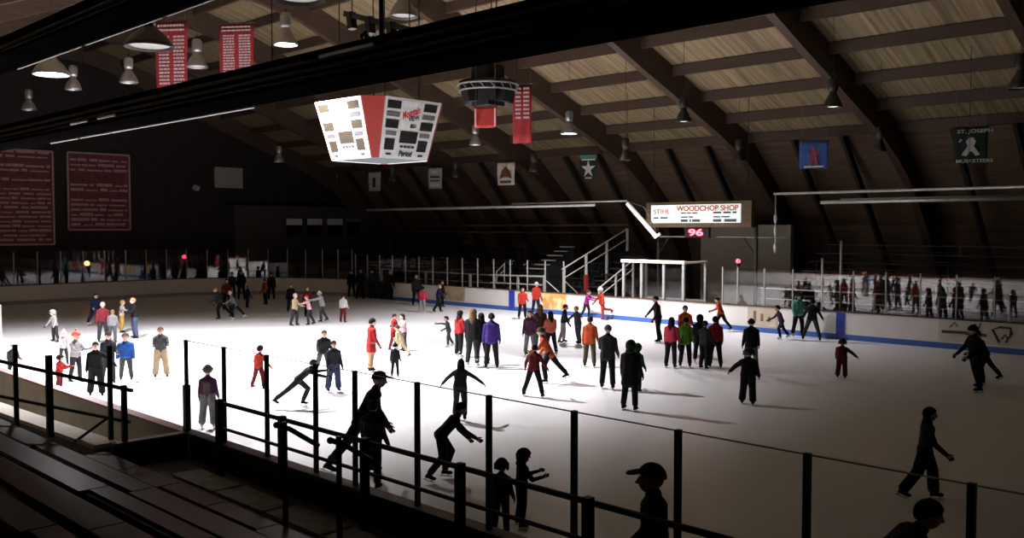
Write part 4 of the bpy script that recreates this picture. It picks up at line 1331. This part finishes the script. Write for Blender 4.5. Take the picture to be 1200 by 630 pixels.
def shell(zfront, zback, r, back=0.0, hood=False):
    """cap of hair or cloth over the skull; zfront/zback = how low it comes in front and behind"""
    mb = MB(); n, m = 20, 10; vs = []; fs = []
    for j in range(m + 1):
        for k in range(n):
            q = 2 * math.pi * k / n
            w = (1 + math.cos(q)) / 2
            zl = zback + (zfront - zback) * w ** 1.5
            tmax = math.acos(max(-1, min(1, zl / r[2])))
            t = tmax * j / m
            x, y, z = r[0] * math.sin(t) * math.cos(q), r[1] * math.sin(t) * math.sin(q), r[2] * math.cos(t)
            if t > math.pi / 2 and back: 
                x = r[0] * math.cos(q) * (1 - .15 * (t - math.pi / 2)); y = r[1] * math.sin(q) * (1 - .1 * (t - math.pi / 2))
            vs.append((x - .008, y, z + .015))
    for j in range(m):
        for k in range(n):
            fs.append((j * n + k, j * n + (k + 1) % n, (j + 1) * n + (k + 1) % n, (j + 1) * n + k))
    mb.add(vs, fs)
    return mb
def finish(mb, name, smooth=True):
    me = mb.mesh(name, smooth); me.materials.append(SKIN); return me
HEADS = {}
def head_mesh(kind):
    if kind in HEADS: return HEADS[kind]
    if kind == 'short':
        mb = shell(.055, -.075, (.108, .088, .120))
    elif kind == 'long':
        mb = shell(.06, -.09, (.110, .092, .121))
        mb.ell((-.075, 0, -.14), (.042, 0, 0), (0, .088, 0), (.03, 0, .19), 14, 9)
        for sd in (1, -1): mb.ell((-.02, .08 * sd, -.10), (.03, 0, 0), (0, .02, 0), (0, 0, .12), 10, 8)
    elif kind == 'pony':
        mb = shell(.06, -.07, (.108, .088, .120)); mb.cap((-.10, 0, .05), .025, (-.15, 0, .0), .035); mb.cap((-.15, 0, .0), .035, (-.135, 0, -.16), .014)
    elif kind == 'beanie':
        mb = shell(.03, -.03, (.116, .096, .135)); mb.lathe([(.098, .02), (.108, .03), (.108, .055), (.098, .065)], (-.006, 0, -.0), 18)
        mb.ell((-.01, 0, .165), (.032, 0, 0), (0, .032, 0), (0, 0, .03), 10, 7)
    elif kind == 'knit':
        mb = shell(.035, -.05, (.114, .096, .132)); mb.lathe([(.100, .01), (.110, .02), (.110, .05), (.100, .06)], (-.006, 0, -.0), 18)
    elif kind == 'cap':
        mb = shell(.045, -.01, (.112, .094, .125))
        mb.sheet([(.085, -.07, .055), (.13, -.068, .047), (.175, -.045, .04), (.185, 0, .04), (.175, .045, .04), (.13, .068, .047), (.085, .07, .055)], .010, (0, 0, 1))
    elif kind == 'helmet':
        mb = shell(.045, -.06, (.130, .110, .142)); mb.lathe([(.112, .035), (.126, .04), (.124, .055), (.112, .06)], (-.008, 0, 0), 18)
        mb.box(-.06, .04, -.112, -.1, -.06, .05); mb.box(-.06, .04, .1, .112, -.06, .05)
    elif kind == 'hood':
        mb = shell(.055, -.14, (.128, .112, .138), back=1); mb.ell((-.06, 0, -.13), (.075, 0, 0), (0, .10, 0), (0, 0, .06), 14, 8)
    HEADS[kind] = finish(mb, kind)
    return HEADS[kind]
def face_mesh():
    mb = MB()
    for sd in (1, -1): mb.ell((.081, .032 * sd, .012), (.012, 0, 0), (0, .012, 0), (0, 0, .008), 8, 6)
    mb.ell((.080, 0, -.062), (.010, 0, 0), (0, .022, 0), (0, 0, .006), 8, 6)
    return finish(mb, 'face')
G_L, G_R, BOOT, BLADE, FACE = glove_mesh(1), glove_mesh(-1), boot_mesh(), blade_mesh(), face_mesh()
HNAME = dict(short='hair', long='long_hair', pony='ponytail_hair', beanie='bobble_hat', knit='knit_hat', cap='peaked_cap', helmet='helmet', hood='hood')

def part(name, me, mat, parent, mtx=None):
    o = bpy.data.objects.new(name, me)
    C.objects.link(o)
    o.parent = parent
    if mtx is not None: o.matrix_local = mtx
    o.material_slots[0].link = 'OBJECT'
    o.material_slots[0].material = mat
    return o
def frame(o, x, y, z, s=1.0):
    m = Matrix((x, y, z)).transposed().to_4x4()
    for i in range(3):
        for j in range(3): m[i][j] *= s
    m.translation = o
    return m

def person(px, fy, hy, face, pose, top, legs, hat, hatc, label, kid=0, cut='short', boots='black', gloves='black', under_hair=None, skin=None, size=None, base=0.0, wide=False):
    g = at_z(px, fy, base)
    S = skeleton(pose, kid)
    if g.y > YF - .48: g = g * ((YF - .48) / g.y); g.z = base
    dv = Vector((g.x, g.y, 0)); dist = dv.length; dv /= dist
    cvec, rvec = -dv, Vector((dv.y, -dv.x, 0))
    fv = cvec * math.cos(R(face)) + rvec * math.sin(R(face))
    d = ray(px, hy)
    t = dist / math.hypot(d.x, d.y)
    want = EYE.z + d.z * t - base
    extra = {'beanie': .05, 'helmet': .03, 'hood': .025}.get(hat, .02)
    s = size or want / (S['top'] + extra)
    t = thing('person', label, 'person', g)
    t.rotation_euler = (0, 0, math.atan2(fv.y, fv.x))
    wd = 1.24 if kid and cut == 'puffy' else 1.14
    t.scale = (s * wd, s * wd, s)
    vox = .012 if dist < 17 else .016
    shift = Matrix.Translation(-S['mid'])
    part('body', body_mesh(pose, kid, vox), skin or SKIN, t, shift)
    part('jacket' if cut != 'coat' else 'coat', jacket_mesh(pose, kid, vox, cut), cloth(top), t, shift)
    part('trousers', trouser_mesh(pose, kid, vox, wide), cloth(legs), t, shift)
    hm = shift @ frame(S['head'], S['hf'], S['hu'].cross(S['hf']), S['hu'], S['hs'])
    part('face', FACE, EYES, t, hm)
    if under_hair:
        uh, uc = under_hair
        part(HNAME[uh], head_mesh(uh), cloth(uc), t, hm)
    part(HNAME[hat], head_mesh(hat), cloth(hatc), t, hm)
    for k, sd, me in (('L', 1, G_L), ('R', -1, G_R)):
        z = -S['fa' + k]; x = Vector((1, 0, 0)); x = (x - z * x.dot(z))
        if x.length < .3: x = Vector((0, 0, 1)) - z * z.z
        x.normalize()
        part('glove', me, cloth(gloves), t, shift @ frame(S['wr' + k], x, z.cross(x), z, 1.05))
        pt, rl = S['foot' + k]
        f = rot((1, 0, 0), pt); u = rot((0, 0, 1), pt)
        b_ = part('skate', BOOT, cloth(boots), t, shift @ frame(S['ank' + k], f, u.cross(f), u))
        part('blade', BLADE, STEEL, b_)
    return t

PEOPLE = [
 # far left cluster
 (65, 401, 362, -60, 'wide', 'lgrey', 'charcoal', 'hood', 'lgrey', 'skater in pale grey hoodie striding apart at the far left', dict(kid=1)),
 (110, 382, 343, 20, 'glide', 'navy', 'navy', 'short', 'hair', 'skater in navy jersey behind the maroon jacketed skater at left', dict(gloves='lgrey', boots='white')),
 (121, 401, 353, 0, 'stand', 'maroon', 'charcoal', 'short', 'pale', 'skater in maroon red jacket among the left cluster', dict()),
 (132, 402, 362, 160, 'stand', 'grey', 'dgrey', 'short', 'dblond', 'skater in plain grey jacket half behind the maroon jacket', dict()),
 (143, 390, 351, 100, 'hold', 'lgrey', 'mustard', 'short', 'blond', 'skater with mustard yellow trousers and grey top', dict()),
 (158, 397, 348, -70, 'hold', 'black', 'jeans', 'short', 'blond', 'fair haired skater in black jacket and blue jeans', dict()),
 (75, 428, 386, 20, 'hold', 'lgrey', 'charcoal', 'beanie', 'pink', 'small skater with pink bobble hat and pale grey jacket', dict(kid=1, gloves='lgrey')),
 (89, 448, 386, 40, 'hold', 'lgrey', 'charcoal', 'beanie', 'coral', 'skater in pale grey jacket with coral bobble hat', dict(kid=1, gloves='grey')),
 (113, 465, 399, 0, 'reachL', 'black', 'black', 'short', 'hair', 'large adult in black coat with open arms by the left boards', dict(cut='long', wide=True)),
 (127, 450, 388, 10, 'stand2', 'charcoal', 'charcoal', 'cap', 'hair', 'adult in charcoal jacket and cap just behind the large black coat', dict()),
 (148, 446, 389, -5, 'stand', 'blue', 'dgrey', 'short', 'brown', 'child in bright blue jacket and grey trousers', dict(kid=1, cut='puffy', gloves='white')),
 (189, 443, 382, 0, 'hold', 'dgrey', 'khaki', 'short', 'brown', 'skater in grey black jacket and khaki trousers standing apart', dict(wide=True)),
 (70, 457, 415, 70, 'hold', 'red', 'maroon', 'helmet', 'hair', 'toddler in red snowsuit and dark helmet by the left boards', dict(kid=1, cut='puffy', gloves='red')),
 (15, 447, 402, 20, 'stand2', 'charcoal', 'black', 'knit', 'lgrey', 'dark jacketed skater with pale hat cut by the left rail', dict()),
 # left middle, darker ice
 (40, 354, 320, -90, 'push', 'black', 'black', 'short', 'hair', 'black silhouette leaning left before the end boards', dict()),
 (263, 374, 336, -90, 'push', 'charcoal', 'black', 'short', 'blond', 'dark clad skater leaning left, front one of the hurrying pair', dict()),
 (279, 374, 340, -90, 'push', 'grey', 'black', 'short', 'pale', 'skater in slate grey jacket and white skates behind the hurrying front one', dict(boots='white', cut='long')),
 (266, 364, 326, 0, 'stand', 'maroon', 'black', 'short', 'hair', 'skater in dull maroon behind the hurrying pair', dict()),
 (290, 361, 333, 120, 'stand', 'navy', 'navy', 'short', 'blond', 'small navy figure right of the hurrying pair', dict(kid=1)),
 (311, 357, 326, -60, 'stand', 'orange', 'black', 'short', 'hair', 'skater in bright orange jacket by the dark end boards', dict(cut='long')),
 (318, 352, 319, 0, 'stand', 'black', 'black', 'short', 'hair', 'black figure just behind the orange jacket', dict()),
 (283, 352, 316, 0, 'stand2', 'black', 'black', 'short', 'hair', 'black standing figure before the far end glass, left of the orange jacket', dict()),
 (272, 350, 318, 30, 'stand', 'charcoal', 'black', 'short', 'hair', 'charcoal figure before the far end glass behind the maroon one', dict()),
 (345, 382, 343, 60, 'stand2', 'beige', 'charcoal', 'short', 'pale', 'skater in cream top, leftmost of the chain holding hands', dict()),
 (341, 366, 332, 0, 'stand', 'black', 'black', 'short', 'hair', 'black figure behind the cream topped skater', dict()),
 (361, 372, 335, -20, 'stand', 'maroon', 'black', 'short', 'dblond', 'skater in deep maroon behind the pink jacketed one', dict()),
 (364, 381, 345, -80, 'reach', 'pink', 'charcoal', 'short', 'red', 'skater in pale pink jacket reaching toward the cream top', dict()),
 (379, 377, 340, -80, 'reach', 'lgrey', 'dgrey', 'short', 'pale', 'skater in pale grey jacket, right end of the hand chain', dict(cut='puffy', gloves='lgrey')),
 (402, 378, 344, 150, 'stand', 'white', 'maroon', 'short', 'hair', 'skater in white, black and red right of the hand chain', dict()),
 (412, 349, 316, 0, 'stand', 'black', 'black', 'short', 'hair', 'leftmost black figure before the dark door in the far boards', dict()),
 (422, 351, 314, 20, 'stand2', 'black', 'black', 'short', 'hair', 'second black figure before the dark door in the far boards', dict()),
 (437, 350, 315, -30, 'stand', 'charcoal', 'black', 'short', 'hair', 'charcoal figure before the dark door in the far boards', dict()),
 (453, 352, 316, 40, 'glide', 'black', 'black', 'short', 'lgrey', 'black skater with pale hair, right end of the dark group at far boards', dict()),
 (488, 358, 321, 10, 'stand', 'charcoal', 'black', 'short', 'blond', 'dark skater with fair hair behind the coral jacketed child', dict()),
 (495, 366, 335, 160, 'stand', 'hotpink', 'lgrey', 'short', 'hair', 'child in rosy red jacket and pale trousers at far boards', dict(kid=1, cut='puffy', boots='white')),
 (513, 366, 333, 110, 'walk', 'navy', 'black', 'short', 'blond', 'skater in navy jacket stepping right at far boards', dict()),
 (517, 360, 328, 60, 'stand', 'black', 'black', 'short', 'hair', 'black figure behind the navy jacket at far boards', dict()),
 # centre
 (435, 435, 372, 110, 'stand', 'red', 'tan', 'short', 'hair', 'tall man in red coat and tan trousers at centre left', dict(cut='coat', size=None)),
 (461, 411, 367, 70, 'stand2', 'red', 'maroon', 'short', 'hair', 'skater in red top with dark hair beside the beige jacketed child', dict()),
 (473, 412, 367, -60, 'hold', 'pink', 'dgrey', 'long', 'hair', 'skater in pale pink top with dark hair behind the beige child', dict()),
 (472, 419, 380, -120, 'glide', 'beige', 'beige', 'short', 'brown', 'child in beige jacket and trousers bending forward', dict(kid=1)),
 (463, 442, 401, 170, 'stand', 'black', 'black', 'beanie', 'black', 'small child all in black with a round black hat', dict(kid=1)),
 (527, 406, 370, -70, 'raise', 'dgrey', 'dgrey', 'short', 'brown', 'grey clad child skating with one arm flung up', dict(kid=1, boots='white')),
 (538, 419, 363, 130, 'stand', 'red', 'black', 'long', 'hair', 'woman in red jacket with long dark hair, left of a dark trio', dict(boots='white')),
 (554, 430, 361, 160, 'stand', 'black', 'charcoal', 'long', 'dblond', 'woman in black with long fair brown hair in the dark trio', dict(cut='long', boots='white')),
 (565, 428, 366, 200, 'stand2', 'black', 'black', 'long', 'hair', 'woman in black jacket, middle of the dark trio', dict(cut='long')),
 (576, 432, 366, 180, 'stand', 'purple', 'black', 'pony', 'hair', 'woman in deep purple jacket, right end of the dark trio', dict(cut='long')),
 (612, 374, 336, 10, 'stand2', 'bred', 'black', 'long', 'hair', 'staff skater in red jacket with dark hair at the far boards', dict(cut='long')),
 (628, 369, 330, 30, 'stand', 'bred', 'navy', 'knit', 'white', 'staff skater in red jacket with white hat at the far boards', dict(cut='long')),
 (621, 417, 363, 0, 'stand', 'plum', 'grey', 'long', 'dblond', 'skater in plum coat and grey leggings at the centre', dict(cut='long', boots='grey')),
 (633, 413, 356, 190, 'stand', 'brown', 'grey', 'long', 'dblond', 'skater in dark brown jacket and grey trousers at the centre', dict(boots='white')),
 (646, 416, 364, 200, 'stand2', 'coral', 'black', 'long', 'hair', 'skater in coral pink top with long black hair', dict(boots='white')),
 (659, 402, 356, 90, 'reachL', 'charcoal', 'lgrey', 'short', 'brown', 'skater in charcoal jacket holding out a hand to the thin grey child', dict()),
 (678, 403, 358, -50, 'reachR', 'dgrey', 'dgrey', 'short', 'blond', 'thin child in dark grey taking the charcoal skater hand', dict()),
 (650, 448, 383, -90, 'push', 'orange', 'black', 'knit', 'olive', 'skater in orange red jacket pushing off to the left', dict(cut='long')),
 (625, 465, 403, 160, 'wide', 'maroon', 'black', 'short', 'hair', 'skater in dark red sweater with legs spread wide', dict()),
 (691, 430, 370, 170, 'stand', 'orange', 'olive', 'short', 'brown', 'skater in rusty orange jacket and olive trousers seen from behind', dict(cut='long')),
 (712, 456, 380, 170, 'stand2', 'charcoal', 'black', 'cap', 'grey', 'man in charcoal jacket and grey cap, back to the stand', dict(cut='long')),
 (738, 481, 398, 160, 'stand', 'black', 'black', 'hood', 'dgreen', 'skater in black coat with a dark green hood, largest at centre', dict(cut='coat')),
 (746, 459, 402, 150, 'stand', 'dgreen', 'black', 'hood', 'dgreen', 'dark green hooded child half hidden behind the black coat', dict(kid=1)),
 (686, 373, 339, 60, 'reach', 'magenta', 'charcoal', 'short', 'brown', 'child in magenta jacket reaching at the far boards', dict(kid=1)),
 (711, 371, 336, -60, 'kick', 'bred', 'bred', 'knit', 'white', 'child in red suit and white hat at the far boards', dict(kid=1, boots='red')),
 (772, 401, 346, -70, 'reachR', 'black', 'black', 'short', 'hair', 'man in black stretching one arm left before the far boards', dict()),
 (786, 431, 371, 160, 'stand', 'hotpink', 'black', 'long', 'hair', 'girl in hot pink top with long black hair', dict()),
 (802, 413, 357, 10, 'stand2', 'orange', 'black', 'short', 'hair', 'skater in orange red behind the green jacket', dict()),
 (803, 430, 371, 170, 'stand', 'green', 'black', 'short', 'hair', 'skater in grass green jacket', dict(cut='long')),
 (820, 425, 368, 190, 'stand', 'black', 'black', 'hood', 'black', 'skater in black right beside the green jacket', dict(cut='long', boots='white')),
 (825, 433, 375, 150, 'stand2', 'charcoal', 'black', 'short', 'hair', 'skater in charcoal jacket left of the crimson jacket', dict()),
 (838, 431, 370, 190, 'stand', 'red', 'black', 'short', 'hair', 'skater in crimson jacket and black trousers at centre right', dict()),
 (848, 388, 348, -100, 'glide', 'orange', 'black', 'short', 'hair', 'skater in orange top gliding left along the far boards', dict()),
 (880, 436, 373, 185, 'stand', 'black', 'grey', 'knit', 'black', 'skater in black jacket and grey trousers behind the black suited child', dict(cut='long')),
 (876, 474, 407, 170, 'reachL', 'black', 'black', 'helmet', 'dgrey', 'child in black snowsuit and grey helmet at centre right', dict(kid=1, cut='puffy', wide=True)),
 (918, 397, 357, -70, 'glide', 'plum', 'navy', 'short', 'hair', 'child in plum jacket before the beige advert', dict(kid=1, boots='white')),
 (935, 389, 343, 20, 'stand2', 'teal', 'black', 'hood', 'black', 'skater in teal green jacket by the right far boards', dict(cut='puffy', boots='grey')),
 (951, 399, 350, 170, 'wide', 'black', 'dgrey', 'short', 'hair', 'skater in black jacket and grey green trousers beside the teal one', dict()),
 (986, 443, 397, 170, 'reachR', 'maroon', 'maroon', 'helmet', 'dgrey', 'child in dark red snowsuit with one arm out on the right', dict(kid=1, cut='puffy', gloves='maroon', wide=True)),
 (1146, 458, 379, -60, 'tilt', 'black', 'black', 'knit', 'black', 'dark skater leaning before the pale advert, front of the right pair', dict(cut='long')),
 (1160, 449, 386, -70, 'push', 'navy', 'black', 'short', 'hair', 'dark skater just behind the leaning front one on the right', dict()),
 # nearer
 (303, 456, 404, 140, 'wide', 'bred', 'maroon', 'short', 'hair', 'child in bright red jacket beside the slim post at left', dict(kid=1)),
 (244, 501, 427, 170, 'stand', 'plum', 'grey', 'knit', 'grey', 'child in greyish plum jacket beside the tall black post', dict(kid=1, wide=True, boots='white')),
 (341, 477, 421, 90, 'lunge', 'charcoal', 'charcoal', 'short', 'brown', 'man in charcoal lunging with one leg stretched back', dict()),
 (378, 441, 385, 10, 'glide', 'black', 'dgrey', 'short', 'brown', 'man in black sweater gliding behind the lunging man', dict()),
 (391, 459, 398, 20, 'stand', 'charcoal', 'jeans', 'short', 'hair', 'skater in charcoal jacket and jeans right of the lunging man', dict(wide=True)),
 (414, 558, 434, 80, 'lean', 'black', 'black', 'cap', 'black', 'tall black silhouette leaning over behind the rail at left', dict(cut='long')),
 (436, 572, 468, 150, 'stand', 'black', 'black', 'short', 'hair', 'shorter black silhouette beside the tall leaning one', dict()),
 (539, 492, 421, 170, 'spread', 'charcoal', 'charcoal', 'long', 'hair', 'woman with long dark hair skating away with arms spread', dict()),
 (515, 563, 471, 95, 'stoop', 'black', 'black', 'short', 'hair', 'black clad man stooping forward to the right behind the near glass', dict()),
 (587, 628, 537, 160, 'stand', 'black', 'black', 'helmet', 'black', 'small dark child in a round helmet by the near glass', dict(kid=1)),
 (611, 617, 525, 110, 'hold', 'black', 'black', 'hood', 'black', 'taller dark child in a hood reaching right by the near glass', dict(kid=1)),
 (771, 774, 541, -90, 'stand2', 'black', 'black', 'cap', 'black', 'dark man in peaked cap close behind the near glass', dict(cut='long', skin=SKIN_SHADED)),
 (1079, 585, 475, 95, 'walk', 'charcoal', 'black', 'long', 'hair', 'dark woman with long hair striding right beyond the near glass', dict(cut='long', wide=True)),
 (1020, 790, 578, 95, 'stoop', 'black', 'black', 'short', 'hair', 'dark bent figure cut by the bottom edge at right', dict(skin=SKIN_SHADED, cut='puffy')),
]
for (px, fy, hy, fc_, pose, top, legs, hat, hatc, label, kw) in PEOPLE:
    person(px, fy, hy, fc_, pose, top, legs, hat, hatc, label, **kw)
# ------------------------------------------------------------------ the dim hall air
w = bpy.data.worlds.new('dim hall')
sc.world = w
w.use_nodes = True
w.node_tree.nodes['Background'].inputs['Color'].default_value = (.9, .8, .75, 1)
w.node_tree.nodes['Background'].inputs['Strength'].default_value = .0
